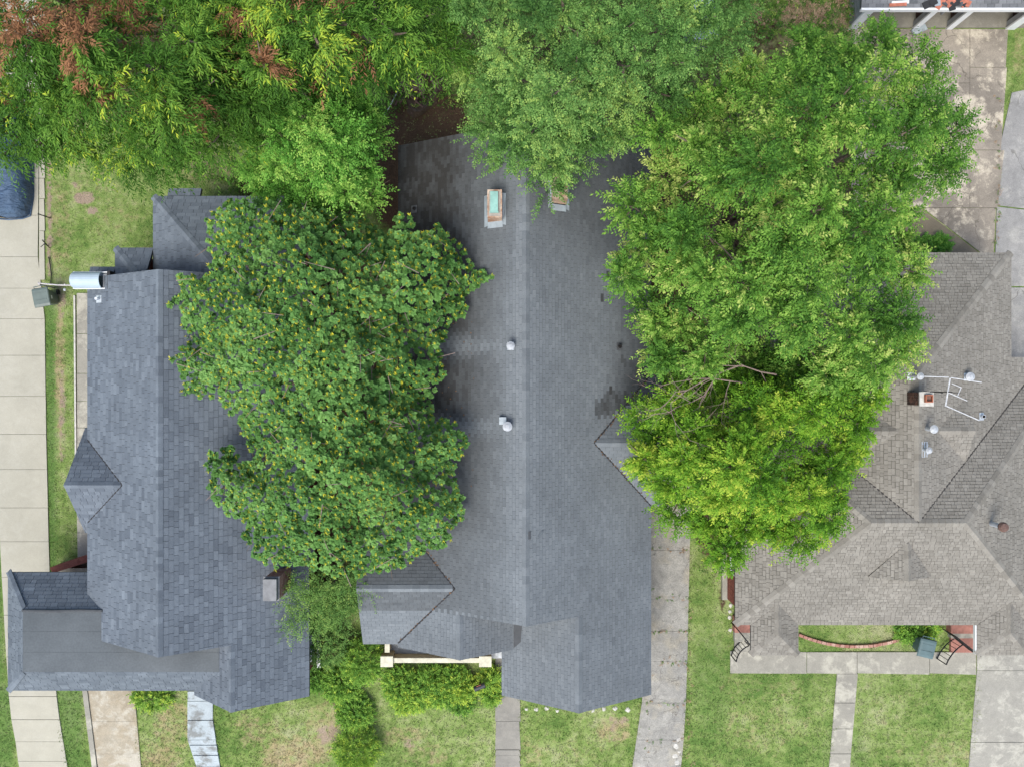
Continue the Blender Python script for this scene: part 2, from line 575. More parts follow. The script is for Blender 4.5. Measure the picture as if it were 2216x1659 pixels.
# ------------------------------------------------------------------ crown polygons in photo pixels (also tell which shingles lie hidden)
TP_MIMOSA = [(445, 470), (500, 425), (560, 430), (620, 440), (700, 455), (790, 470), (840, 510), (860, 455), (890, 465), (900, 500), (950, 485), (985, 520), (1010, 545), (1030, 588), (1072, 586), (1062, 610), (1015, 640), (1010, 680), (975, 705), (960, 760), (965, 800), (950, 840), (930, 870), (940, 900), (985, 915), (1015, 945), (1005, 985), (985, 1000), (990, 1040), (1005, 1095), (1005, 1120), (980, 1150), (975, 1180), (930, 1190), (860, 1230), (800, 1245), (740, 1250), (650, 1225), (610, 1235), (570, 1225), (530, 1180), (525, 1130), (470, 1100), (450, 1060), (455, 1030), (435, 1010), (455, 975), (500, 965), (525, 1000), (548, 990), (520, 930), (490, 880), (450, 860), (420, 865), (395, 850), (385, 800), (368, 775), (400, 740), (385, 700), (360, 665), (385, 635), (380, 600), (410, 590), (440, 600), (455, 560), (440, 520)]
TP_ELM_A = [(1288, 540), (1330, 500), (1340, 430), (1390, 405), (1420, 380), (1410, 310), (1400, 270), (1450, 240), (1500, 220), (1560, 170), (1620, 130), (1660, 90), (1740, 70), (1800, 80), (1850, 70), (1890, 60), (1960, 90), (2010, 120), (2040, 170), (2080, 210), (2100, 270), (2080, 330), (2070, 390), (2030, 420), (1995, 440), (1970, 500), (1960, 560), (2010, 565), (2020, 620), (1990, 660), (1995, 720), (1965, 760), (1960, 810), (1900, 850), (1800, 860), (1700, 830), (1660, 800), (1570, 815), (1490, 830), (1430, 812), (1370, 760), (1385, 700), (1365, 640), (1330, 600), (1285, 580)]
TP_ELM_B = [(1430, 855), (1480, 815), (1560, 815), (1660, 785), (1740, 770), (1860, 780), (1900, 850), (1880, 920), (1860, 970), (1870, 1010), (1830, 1060), (1822, 1135), (1770, 1150), (1730, 1180), (1690, 1215), (1680, 1180), (1640, 1150), (1600, 1190), (1590, 1230), (1540, 1220), (1530, 1180), (1540, 1140), (1480, 1120), (1400, 1110), (1400, 1060), (1370, 1020), (1350, 960), (1400, 940), (1360, 890), (1400, 880)]
TP_OAK = [(1015, 290), (1035, 240), (985, 200), (980, 140), (940, 100), (860, 110), (830, 60), (820, -80), (1640, -80), (1610, 100), (1540, 180), (1480, 230), (1440, 250), (1400, 270), (1370, 340), (1310, 365), (1240, 385), (1205, 430), (1180, 442), (1145, 430), (1135, 395), (1090, 370), (1065, 350), (1030, 330)]
TP_PECAN_A = [(-90, -90), (520, -90), (520, 120), (500, 300), (430, 340), (380, 372), (300, 360), (200, 330), (90, 350), (55, 335), (-60, 345)]
TP_PECAN_B = [(440, -90), (900, -90), (1000, 60), (1040, 110), (960, 150), (880, 165), (820, 175), (750, 190), (640, 210), (560, 270), (500, 330), (440, 330)]
TP_BRIGHT = [(560, 250), (620, 195), (700, 185), (780, 195), (820, 230), (832, 290), (822, 340), (837, 390), (810, 450), (740, 465), (700, 470), (640, 450), (570, 435), (540, 390), (508, 350), (500, 310)]
CROWNS = [TP_MIMOSA, TP_ELM_A, TP_ELM_B, TP_OAK, TP_PECAN_A, TP_PECAN_B, TP_BRIGHT]

HARD = []      # world outlines where no grass grows
EDGES = []     # paving outlines with ragged grass edges


def hard_px(pts):
    HARD.append([tuple(G(*p)[:2]) for p in pts])
    EDGES.append(HARD[-1])


def hard_xy(x0, x1, y0, y1):
    HARD.append([(x0, y0), (x1, y0), (x1, y1), (x0, y1)])


# ------------------------------------------------------------------ ground sheet
def axis(lo, hi, step, far):
    core = list(np.arange(lo, hi + 1e-6, step))
    a, d = lo, step
    left = []
    while a > -far:
        d *= 1.5
        a -= d
        left.append(a)
    b, d = hi, step
    right = []
    while b < far:
        d *= 1.5
        b += d
        right.append(b)
    return np.array(left[::-1] + core + right)


gx, gy = axis(-24.5, 24.5, 0.16, 400), axis(-19.5, 19.5, 0.16, 400)
GX, GY = np.meshgrid(gx, gy)
gxf, gyf = GX.ravel(), GY.ravel()
gz = tz(gyf) + 0.05 * (fbm(gxf, gyf, 0.5, 3) - 0.5) + 0.05 * (fbm(gxf, gyf, 2.2, 9) - 0.5)
f_ = (H - gz) / H / S
gpx, gpy = CX + gxf / f_, CY - gyf / f_


def blob(cx, cy, rx, ry, seed=0, soft=0.5):
    wob = 0.7 + 0.6 * fbm(gxf, gyf, 0.6, seed + 20)
    d = np.hypot((gpx - cx) / rx, (gpy - cy) / ry) / wob
    return np.clip((1 - d) / soft + 0.5, 0, 1)


def box_m(x0, x1, y0, y1, soft=15.0):
    d = np.minimum(np.minimum(gpx - x0, x1 - gpx), np.minimum(gpy - y0, y1 - gpy))
    return np.clip(d / soft + 0.5, 0, 1)


dry = 0.10 + 0.0 * gxf
for cx, cy, rx, ry, a in [(190, 400, 90, 60, .35), (250, 470, 70, 50, .35), (130, 500, 25, 110, .5), (350, 560, 80, 40, .35), (440, 360, 90, 40, .5),
                          (130, 800, 10, 190, .75), (380, 1570, 60, 60, .6), (350, 1640, 50, 50, .6), (560, 1580, 60, 40, .5), (640, 1630, 90, 40, .75), (700, 1580, 40, 60, .55),
                          (880, 1590, 50, 20, .55), (920, 1630, 60, 25, .5), (1330, 1580, 40, 30, .7), (1150, 1620, 30, 40, .45), (1250, 1620, 80, 30, .3),
                          (1640, 1490, 110, 30, .35), (1640, 1580, 90, 60, .35), (1720, 1540, 60, 60, .25), (1940, 1540, 80, 60, .22), (2050, 1620, 60, 40, .4), (1950, 1640, 90, 30, .3),
                          (1720, 60, 60, 60, .75), (1660, 90, 40, 30, .5), (2205, 120, 15, 60, .5), (1560, 1420, 40, 80, .25)]:
    dry = np.maximum(dry, .85 * a * blob(cx, cy, rx, ry, int(cx) % 17))
dirt = 0.0 * gxf
for cx, cy, rx, ry, a in [(183, 428, 22, 14, 1), (200, 455, 12, 8, .9), (163, 398, 9, 8, .8), (1325, 1570, 10, 34, .6), (1345, 1555, 18, 8, .6), (700, 1590, 14, 22, .8), (440, 345, 50, 25, .55),
                          (1160, 110, 60, 20, .9), (1240, 90, 50, 30, .7), (1080, 100, 60, 30, .5), (720, 1590, 20, 30, .6), (133, 640, 12, 60, .55), (133, 900, 8, 120, .6), (885, 1610, 20, 10, .6)]:
    dirt = np.maximum(dirt, a * blob(cx, cy, rx, ry, int(cy) % 13))
dirt = np.maximum(dirt, 0.85 * box_m(101, 113, 345, 600, 8))
litter = 0.0 * gxf
for cx, cy, rx, ry, a in [(930, 260, 110, 90, .75), (845, 380, 40, 130, 1), (900, 205, 60, 45, .6), (1200, 60, 260, 90, .6), (560, 400, 50, 40, .8), (1550, 200, 200, 250, .55), (1460, 600, 60, 500, .9), (720, 800, 90, 500, 1.0), (1700, 500, 250, 300, .6), (300, 150, 320, 150, .6), (730, 1450, 60, 90, .5), (1535, 1150, 30, 60, .7), (1564, 1290, 9, 40, .6)]:
    litter = np.maximum(litter, a * blob(cx, cy, rx, ry, int(cx + cy) % 11))
lush = 0.0 * gxf
for x0, x1, y0, y1, a in [(96, 122, 640, 1240, 1), (118, 180, 1480, 1659, .9), (-40, 30, 1480, 1659, .9), (-60, 8, 1100, 1480, .9), (2112, 2150, 50, 90, .5)]:
    lush = np.maximum(lush, a * box_m(x0, x1, y0, y1, 12))
lush = np.maximum(lush, 0.5 * blob(1540, 1480, 40, 120, 4))
lush = np.maximum(lush, 0.5 * blob(1830, 1640, 60, 60, 4))

V = np.stack([gxf, gyf, gz], 1)
ny, nx = GX.shape
ii = np.arange((ny - 1) * (nx - 1))
r_, c_ = ii // (nx - 1), ii % (nx - 1)
a_ = r_ * nx + c_
F = np.stack([a_, a_ + 1, a_ + nx + 1, a_ + nx], 1)
gme = raw_mesh('ground', V, F, M_GROUND)
for nm, arr in (('dry', dry), ('dirt', dirt), ('litter', litter), ('lush', lush)):
    at = gme.attributes.new(nm, 'FLOAT', 'POINT')
    at.data.foreach_set('value', arr.astype(np.float32))
gme.shade_smooth()
ground = bpy.data.objects.new('ground', gme)
SC.collection.objects.link(ground)
tag(ground, 'lawn and bare soil around and between the houses', 'ground', kind='structure')

# ------------------------------------------------------------------ paved surfaces, slab by slab


def lerp(a, b, t):
    return a + (b - a) * t


def slab(pts, mat, parent, h=0.06, thick=0.22, name='slab', gap=0.012):
    if len(pts) == 4 and max(p[1] for p in pts) > 1480 and abs(pts[0][1] - pts[1][1]) < 1:
        nsub = max(1, int(abs(pts[2][1] - pts[0][1]) / 22))
        if nsub > 1:
            pts = [pts[0]] + [(lerp(pts[1][0], pts[2][0], k / nsub), lerp(pts[1][1], pts[2][1], k / nsub)) for k in range(nsub + 1)] + [(lerp(pts[3][0], pts[0][0], k / nsub), lerp(pts[3][1], pts[0][1], k / nsub)) for k in range(nsub)]
            q = [G(x, y, h) for x, y in pts]
            m = MB()
            R_, L_ = q[1:nsub + 2], [q[0]] + q[nsub + 2:][::-1]
            off = random.uniform(-0.006, 0.006)
            for k in range(nsub):
                g0, g1 = (gap if k == 0 else 0), (gap if k == nsub - 1 else 0)
                a, b, c, d = L_[k], R_[k], R_[k + 1], L_[k + 1]
                ax = (b - a).normalized() * gap
                dn = (d - a).normalized()
                quad = [a + ax + dn * g0, d + ax - dn * g1, c - ax - dn * g1, b - ax + dn * g0]
                m.prism([p + Vector((0, 0, off)) for p in quad], thick)
            return m.build(name, mat, parent)
    q = [G(x, y, h) for x, y in pts]
    c = sum(q, Vector()) / len(q)
    q = [p + (c - p).normalized() * gap for p in q]
    hgt = random.uniform(-0.006, 0.006)
    q = [p + Vector((0, 0, hgt)) for p in q]
    area = sum(q[i].x * q[(i + 1) % len(q)].y - q[(i + 1) % len(q)].x * q[i].y for i in range(len(q)))
    if area < 0:
        q = q[::-1]
    m = MB()
    m.prism(q, thick)
    return m.build(name, mat, parent)


def pave(name, label, cat, loc_px):
    return tag(thing(name, G(*loc_px), label, cat), kind='structure')




# left neighbour's long pale driveway
dw = pave('driveway', 'long pale concrete driveway in slabs with a covered car on it', 'driveway', (50, 800))
ys = [-60, 60, 170, 290, 386, 466, 556, 624, 690, 769, 857, 939, 1015, 1098, 1171, 1248, 1330, 1420, 1506, 1556, 1604, 1646, 1690]


def dwr(y): return np.interp(y, [-60, 345, 556, 690, 940, 1230, 1500, 1556, 1604, 1659, 1700], [84, 84, 82, 97, 100, 107, 122, 129, 137, 146, 154])
def dwl(y): return np.interp(y, [-60, 1000, 1230, 1500, 1556, 1604, 1659, 1700], [-40, -8, 2, 18, 24, 33, 40, 48])


for i in range(len(ys) - 1):
    y0, y1 = ys[i], ys[i + 1]
    slab([(dwl(y0), y0), (dwr(y0), y0), (dwr(y1), y1), (dwl(y1), y1)], M_CONC_L, dw)
hard_px([(dwl(y), y) for y in ys] + [(dwr(y), y) for y in ys[::-1]])
st = pave('driveway_edge_strip', 'narrow concrete strip along the driveway by the back lawn', 'path', (90, 460))
for y0, y1 in zip([-60, 60, 170, 290, 386, 430, 500], [60, 170, 290, 386, 430, 500, 606]):
    slab([(84.5, y0), (95, y0), (97, y1), (84.5, y1)], M_CONC_L, st)
hard_px([(84, -60), (95, -60), (97, 606), (84, 606)])

# side walk by the left house
sw = pave('side_walk', 'narrow grey concrete walk along the blue roofed house', 'path', (175, 780))
for y0, y1 in zip([634, 722, 808, 868, 925, 1010, 1100], [722, 808, 868, 925, 1010, 1100, 1240]):
    slab([(166, y0), (196, y0), (196, y1), (166 + (y1 - 634) * .004, y1)], M_CONC_W, sw, 0.05)
ed = MB()
ed.bar(G(162, 640, 0.04), G(165, 1000, 0.04), 0.07, 0.12)
ed.build('edging', M_STONE, sw)
hard_px([(160, 634), (196, 634), (196, 1240), (166, 1240)])

# worn second drive and painted walk in front of the left house
wd = pave('worn_drive', 'short worn pinkish concrete drive below the porch roof', 'driveway', (240, 1580))
for y0, y1 in zip([1470, 1560, 1630], [1560, 1630, 1700]):
    xl = lambda y: 176 + (y - 1490) * 0.13
    xr = lambda y: 290 + (y - 1490) * 0.09
    slab([(xl(y0) + 14, y0), (xr(y0), y0), (xr(y1), y1), (xl(y1) + 14, y1)], M_CONC_D, wd, 0.06, gap=0.004)
for y0, y1 in zip([1480, 1530, 1580, 1630], [1530, 1580, 1630, 1700]):
    kx = lambda y: 176 + (y - 1480) * .124
    slab([(kx(y0), y0), (kx(y0) + 11, y0), (kx(y1) + 11, y1), (kx(y1), y1)], M_CONC_W, wd, .13, .3, 'kerb', .004)
hard_px([(176, 1470), (290, 1470), (308, 1700), (200, 1700)])
pw = pave('painted_steps', 'pale blue painted walk and steps below the left gable', 'steps', (440, 1570))
pys = [1495, 1516, 1558, 1600, 1612, 1624, 1634, 1646, 1660, 1674, 1690]
for i in range(len(pys) - 1):
    y0, y1 = pys[i], pys[i + 1]
    sx = lambda y: 405 + max(0, y - 1600) * 0.33
    ex = lambda y: 461 + max(0, y - 1560) * 0.16
    slab([(sx(y0), y0), (ex(y0), y0), (ex(y1), y1), (sx(y1), y1)], M_PAINTED, pw, 0.13 - 0.05 * (i % 2), 0.35, 'step', .02)
hard_px([(405, 1490), (461, 1490), (482, 1690), (436, 1690)])

# driveway right of the middle house
md = pave('cracked_driveway', 'cracked grey aggregate driveway beside the middle house', 'driveway', (1445, 1400))
mys = [-40, 120, 260, 400, 540, 680, 820, 960, 1105, 1190, 1290, 1365, 1430, 1520, 1600, 1700]
ml = lambda y: np.interp(y, [1100, 1500, 1660, 1700], [1404, 1392, 1368, 1362])
mr = lambda y: np.interp(y, [1100, 1500, 1660, 1700], [1495, 1486, 1476, 1470])
for i in range(7, len(mys) - 1):
    y0, y1 = mys[i], mys[i + 1]
    k = random.uniform(-6, 6)
    slab([(ml(y0), y0), (mr(y0), y0), (mr(y1), y1), (ml(y1), y1)], M_CONC_M, md, 0.06, gap=0.006)
hard_px([(ml(y), y) for y in mys[7:]] + [(mr(y), y) for y in mys[7:][::-1]])

# front walk of the middle house
fw = pave('front_walk', 'grey concrete front walk below the middle porch', 'path', (1098, 1560))
for y0, y1 in zip([1405, 1455, 1560, 1622, 1634, 1646, 1660], [1455, 1560, 1622, 1634, 1646, 1660, 1700]):
    slab([(1073, y0), (1124, y0), (1127, y1), (1071, y1)], M_CONC_P, fw, 0.06 if y0 < 1600 else 0.1, gap=0.008, name='slab' if y0 < 1600 else 'step')
hard_px([(1072, 1400), (1124, 1400), (1127, 1700), (1071, 1700)])

# right house: walk, path, driveway
rw = pave('porch_walk', 'weathered concrete walk along the front of the grey roofed house', 'path', (1840, 1432))
for x0, x1 in zip([1580, 1746, 1855, 2012], [1746, 1855, 2012, 2113]):
    slab([(x0, 1410 if x0 > 1600 else 1408), (x1, 1410), (x1, 1456 + (x1 - 1580) * .006), (x0, 1456)], M_CONC_W, rw)
hard_px([(1580, 1404), (2113, 1408), (2113, 1459), (1580, 1456)])
rp = pave('lawn_path', 'straight concrete path between the two right lawns', 'path', (1825, 1560))
for y0, y1 in zip([1457, 1520, 1576, 1630], [1520, 1576, 1630, 1700]):
    xl = lambda y: 1811 - (y - 1457) * 0.085
    xr = lambda y: 1857 - (y - 1457) * 0.085
    slab([(xl(y0), y0), (xr(y0), y0), (xr(y1), y1), (xl(y1), y1)], M_CONC_W, rp)
hard_px([(1811, 1457), (1857, 1457), (1837, 1700), (1791, 1700)])
rd = pave('right_driveway', 'rough grey concrete driveway at the right lower corner', 'driveway', (2170, 1540))
for y0, y1 in zip([1380, 1450, 1605], [1450, 1605, 1700]):
    xl = lambda y: 2114 - max(0, y - 1450) * 0.085
    slab([(xl(y0), y0), (2260, y0), (2260, y1), (xl(y1), y1)], M_CONC_R, rd, 0.05)
hard_px([(2114, 1400), (2260, 1400), (2260, 1700), (2092, 1700)])

# apron behind the right house and the side lane
ap = pave('garage_apron', 'stained concrete apron in front of the open garage', 'driveway', (2060, 300))
for x0, x1, yy in [(1842, 1975, [63, 200, 330, 460]), (1975, 2099, [63, 180, 325, 450]), (2099, 2182, [63, 146, 325, 450])]:
    for y0, y1 in zip(yy[:-1], yy[1:]):
        slab([(x0, y0), (x1 - (y0 - 63) * .03 * (x1 > 2100), y0), (x1 - (y1 - 63) * .06 * (x1 > 2100), y1), (x0, y1)], M_CONC_A, ap, 0.05)
slab([(2010, 450), (2156, 450), (2150, 570), (2120, 545), (2000, 452)], M_CONC_A, ap, 0.05)
slab([(1842, 460), (1995, 452), (2118, 546), (2118, 600), (1842, 600)], M_SOILPAD, ap, 0.03)
hard_px([(1842, 60), (2182, 60), (2160, 450), (2150, 600), (1842, 600)])
ln = pave('side_lane', 'pale asphalt lane at the right edge behind the house', 'road', (2195, 420))
slab([(2161, 330), (2190, 200), (2290, 180), (2290, 460), (2157, 445)], M_ASPH, ln, 0.035)
slab([(2157, 447), (2290, 462), (2290, 620), (2152, 620)], M_ASPH, ln, 0.035)
slab([(2152, 622), (2290, 622), (2290, 800), (2152, 800)], M_ASPH, ln, 0.03)
hard_px([(2161, 330), (2190, 200), (2290, 180), (2290, 800), (2152, 800)])

# ------------------------------------------------------------------ roofs of separate shingles


def clip_rect(poly, s0, s1, t0, t1):
    def cut(ps, ax, val, keep_ge):
        out = []
        n = len(ps)
        for i in range(n):
            a, b = ps[i], ps[(i + 1) % n]
            ia = (a[ax] >= val) if keep_ge else (a[ax] <= val)
            ib = (b[ax] >= val) if keep_ge else (b[ax] <= val)
            if ia:
                out.append(a)
            if ia != ib:
                k = (val - a[ax]) / (b[ax] - a[ax])
                out.append((a[0] + (b[0] - a[0]) * k, a[1] + (b[1] - a[1]) * k))
        return out
    for ax, v, g in ((0, s0, True), (0, s1, False), (1, t0, True), (1, t1, False)):
        poly = cut(poly, ax, v, g)
        if len(poly) < 3:
            return []
    return poly


def parea(p):
    return 0.5 * sum(p[i][0] * p[(i + 1) % len(p)][1] - p[(i + 1) % len(p)][0] * p[i][1] for i in range(len(p)))


class Roof:
    """collects sloped planes and lays them with shingles"""

    def __init__(self, mat, deck, expo, widths, thick, stain=None, tint=None, regular=False, band=0.0, bandpos=0.76, bandst=(0.42, 0.72), gap=0.006):
        self.mat, self.deck, self.expo, self.widths, self.thick = mat, deck, expo, widths, thick
        self.stain, self.tint, self.regular = stain, tint, regular
        self.band, self.bandpos, self.bandst, self.gap = band, bandpos, bandst, gap
        self.base = MB()
        self.v, self.f, self.ft, self.fs = [], [], [], []
        self.full = []        # whole shingles that may stand as objects of their own
        self.caps = []

    def plane(self, xy, zf, deck=0.14, shingles=True):
        """xy outline; zf(x, y) gives the height"""
        pts = [Vector((x, y, zf(x, y))) for x, y in xy]
        if sum(pts[i].x * pts[(i + 1) % len(pts)].y - pts[(i + 1) % len(pts)].x * pts[i].y for i in range(len(pts))) < 0:
            pts = pts[::-1]
        self.base.prism(pts, deck)
        if not shingles:
            return
        n = Vector()
        for a_, b_ in zip(pts, pts[1:] + pts[:1]):
            n += Vector(((a_.y - b_.y) * (a_.z + b_.z), (a_.z - b_.z) * (a_.x + b_.x), (a_.x - b_.x) * (a_.y + b_.y)))
        n.normalize()
        gxx, gyy = -n.x / n.z, -n.y / n.z
        u = Vector((gxx, gyy, gxx * gxx + gyy * gyy)).normalized()
        e = u.cross(n).normalized()
        o = pts[0]
        pl = [((p - o).dot(e), (p - o).dot(u)) for p in pts]
        if parea(pl) < 0:
            pl = pl[::-1]
        tmin, tmax = min(p[1] for p in pl), max(p[1] for p in pl)
        smin, smax = min(p[0] for p in pl), max(p[0] for p in pl)
        g = self.gap
        i, t0 = 0, tmin
        while t0 < tmax:
            t1 = t0 + self.expo
            if self.regular:
                s = smin - self.widths[0] * (0.5 * (i % 2) + random.uniform(0, 0.12))
            else:
                s = smin - random.uniform(0, 0.5)
            while s < smax:
                w = random.choice(self.widths)
                s1 = s + w
                th = self.thick * random.uniform(0.75, 1.3)
                c = clip_rect(pl, s + g, s1 - g, t0, t1)
                if len(c) >= 3:
                    ar = parea(c)
                    if ar > 0.0012:
                        cm = o + e * ((s + s1) / 2) + u * ((t0 + t1) / 2)
                        ti = self.tint(cm, w) if self.tint else random.random()
                        sv = self.stain(cm) if self.stain else 0.0
                        full = ar > 0.985 * (w - 2 * g) * self.expo
                        item = (o + e * s + u * t0, e, u, n, w, ti, sv, th, c, o, t0, t1)
                        if full:
                            self.full.append(item)
                        else:
                            self.emit(item)
                s = s1
            t0 = t1
            i += 1

    def emit(self, it):
        _, e, u, n, w, ti, sv, th, c, o, t0, t1 = it[:12]
        b, k = len(self.v), len(c)
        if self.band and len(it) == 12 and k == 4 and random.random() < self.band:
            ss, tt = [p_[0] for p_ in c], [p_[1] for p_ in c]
            if (max(ss) - min(ss)) * (max(tt) - min(tt)) < 1.02 * parea(c):      # dark band coloured along the upper edge
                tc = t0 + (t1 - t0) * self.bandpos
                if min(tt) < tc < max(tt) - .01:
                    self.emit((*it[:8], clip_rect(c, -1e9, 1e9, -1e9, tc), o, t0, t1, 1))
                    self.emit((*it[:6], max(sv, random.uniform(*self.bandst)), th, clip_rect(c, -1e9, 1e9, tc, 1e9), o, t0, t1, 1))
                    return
        for s, t in c:
            q = (t - t0) / (t1 - t0)
            self.v.append(o + e * s + u * t + n * (th * (1 - q) + 0.004))
        for s, t in c:
            self.v.append(o + e * s + u * t)
        self.f.append(list(range(b, b + k)))
        for j in range(k):
            j2 = (j + 1) % k
            self.f.append([b + j, b + k + j, b + k + j2, b + j2])
        self.ft += [ti] * (k + 1)
        self.fs += [sv] * (k + 1)

    def cap_line(self, a, b, na, nb, width=0.16, step=0.24):
        """ridge or hip caps from a to b; na, nb: horizontal directions down each side with their fall"""
        self.caps.append((Vector(a), Vector(b), Vector(na).normalized(), Vector(nb).normalized(), width, step))

    def finish(self, house, singles=300):
        roof = self.base.build('roof', self.deck, house)
        # choose the whole shingles that show largest
        pr = []
        for it in self.full:
            p = it[0] + it[1] * it[4] / 2 + it[2] * self.expo / 2
            d = Vector((0, 0, H)) - p
            sc_ = it[3].dot(d.normalized()) * it[4] / d.length_squared
            px, py = CX + p.x * S * H / (H - p.z), CY - p.y * S * H / (H - p.z)
            if not (4 < px < 2212 and 4 < py < 1655) or any(bool(in_poly(px, py, c)) for c in CROWNS):
                sc_ = -1
            pr.append(sc_ + random.uniform(0, 1e-5))
        order = sorted(range(len(pr)), key=lambda i: -pr[i])
        cache = {}
        for rank, i in enumerate(order):
            it = self.full[i]
            if rank >= singles or pr[i] < 0:
                self.emit(it)
                continue
            o, e, u, n, w, ti, sv, th = it[:8]
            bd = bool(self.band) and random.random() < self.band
            key = (round(w, 3), int(ti * 6.99), int(min(sv, 0.99) * 8), bd)
            if key not in cache:
                m = MB()
                g = self.gap
                x = self.expo
                T = self.thick
                vs = [(g, 0, T + .004), (w - g, 0, T + .004), (w - g, x, .004), (g, x, .004), (g, 0, 0), (w - g, 0, 0), (w - g, x, 0), (g, x, 0)]
                me = bpy.data.meshes.new('shingle')
                q_ = self.bandpos
                vs += [(w - g, x * q_, T * (1 - q_) + .004), (g, x * q_, T * (1 - q_) + .004)]
                me.from_pydata(vs, [], [[0, 1, 8, 9], [9, 8, 2, 3], [4, 5, 1, 0], [5, 6, 2, 8, 1], [6, 7, 3, 2], [7, 4, 0, 9, 3]])
                for nm, val in (('tint', (key[1] + .5) / 7), ('stain', (key[2] + .0) / 8)):
                    at = me.attributes.new(nm, 'FLOAT', 'FACE')
                    arr_ = np.full(6, val, np.float32)
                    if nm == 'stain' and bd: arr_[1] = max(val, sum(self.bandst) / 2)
                    at.data.foreach_set('value', arr_)
                me.materials.append(self.mat)
                cache[key] = me
            ob = bpy.data.objects.new('shingle', cache[key])
            SC.collection.objects.link(ob)
            ob.parent = roof
            ob.matrix_basis = Matrix(((e.x, u.x, n.x, o.x), (e.y, u.y, n.y, o.y), (e.z, u.z, n.z, o.z), (0, 0, 0, 1)))
        sh = mesh_obj('shingles', self.v, self.f, self.mat, roof, {'tint': self.ft, 'stain': self.fs})
        sh['kind'] = 'stuff'
        for a, b, na, nb, w, step in self.caps:
            d = b - a
            L = d.length
            d.normalize()
            nstep = max(1, int(L / step))
            step2 = L / nstep
            mes = []
            up = (Vector((0, 0, 1)) - d * d.z).normalized()
            for k in range(4):
                e2 = step2 * 1.0
                top, low = 0.040, 0.022
                ps = []
                for q, hh in ((0.0, top), (e2, low)):
                    for s_ in (na * w, Vector((0, 0, 0.0)), nb * w):
                        ps.append(d * q + s_ + up * (hh if s_.length < 1e-6 else hh * 0.8))
                bot = [p - up * 0.035 for p in ps]
                me = bpy.data.meshes.new('ridge_cap')
                me.from_pydata([tuple(p) for p in ps + bot], [], [[0, 1, 4, 3], [1, 2, 5, 4], [6, 7, 1, 0], [7, 8, 2, 1], [9, 6, 0, 3], [8, 11, 5, 2]])
                me.update()
                for nm, val in (('tint', 0.25 + 0.2 * k), ('stain', 0.0)):
                    at = me.attributes.new(nm, 'FLOAT', 'FACE')
                    at.data.foreach_set('value', np.full(6, val, np.float32))
                me.materials.append(self.mat)
                mes.append(me)
            for k in range(nstep):
                ob = bpy.data.objects.new('ridge_cap', random.choice(mes))
                SC.collection.objects.link(ob)
                ob.parent = roof
                ob.location = a + d * (k * step2)
        return roof


def gable_tri(m, pts, axis_, t=0.1):
    """thin triangular gable wall"""
    d = Vector((t, 0, 0)) if axis_ == 'x' else Vector((0, t, 0))
    vs = [Vector(p) for p in pts] + [Vector(p) + d for p in pts]
    n = len(pts)
    m.add(vs, [list(range(n)), list(range(2 * n - 1, n - 1, -1))] + [[i, (i + 1) % n, (i + 1) % n + n, i + n] for i in range(n)])


def window(house, c, axis_, w, h):
    """window set on a wall face: c centre, axis_ 'x+','x-','y+','y-' outward"""
    s = 1 if axis_[1] == '+' else -1
    f = MB()
    p = MB()
    x, y, z = c
    if axis_[0] == 'x':
        f.box(x - .03, x + .03, y - w / 2 - .08, y - w / 2, z - h / 2 - .08, z + h / 2 + .08)
        f.box(x - .03, x + .03, y + w / 2, y + w / 2 + .08, z - h / 2 - .08, z + h / 2 + .08)
        f.box(x - .03, x + .03, y - w / 2, y + w / 2, z + h / 2, z + h / 2 + .08)
        f.box(x - .06, x + .14 * s if s > 0 else x + .06, y - w / 2 - .12, y + w / 2 + .12, z - h / 2 - .13, z - h / 2 - .081)
        f.box(x - .02, x + .02, y - w / 2, y + w / 2, z - .025, z + .025)
        p.box(x - .01, x + .01, y - w / 2, y + w / 2, z - h / 2, z + h / 2)
    else:
        f.box(x - w / 2 - .08, x - w / 2, y - .03, y + .03, z - h / 2 - .08, z + h / 2 + .08)
        f.box(x + w / 2, x + w / 2 + .08, y - .03, y + .03, z - h / 2 - .08, z + h / 2 + .08)
        f.box(x - w / 2, x + w / 2, y - .03, y + .03, z + h / 2, z + h / 2 + .08)
        f.box(x - w / 2 - .12, x + w / 2 + .12, y - .08, y + .08, z - h / 2 - .13, z - h / 2 - .081)
        f.box(x - w / 2, x + w / 2, y - .02, y + .02, z - .025, z + .025)
        p.box(x - w / 2, x + w / 2, y - .01, y + .01, z - h / 2, z + h / 2)
    fr = f.build('window', M_WHITE, house)
    p.build('pane', M_GLASS, fr)


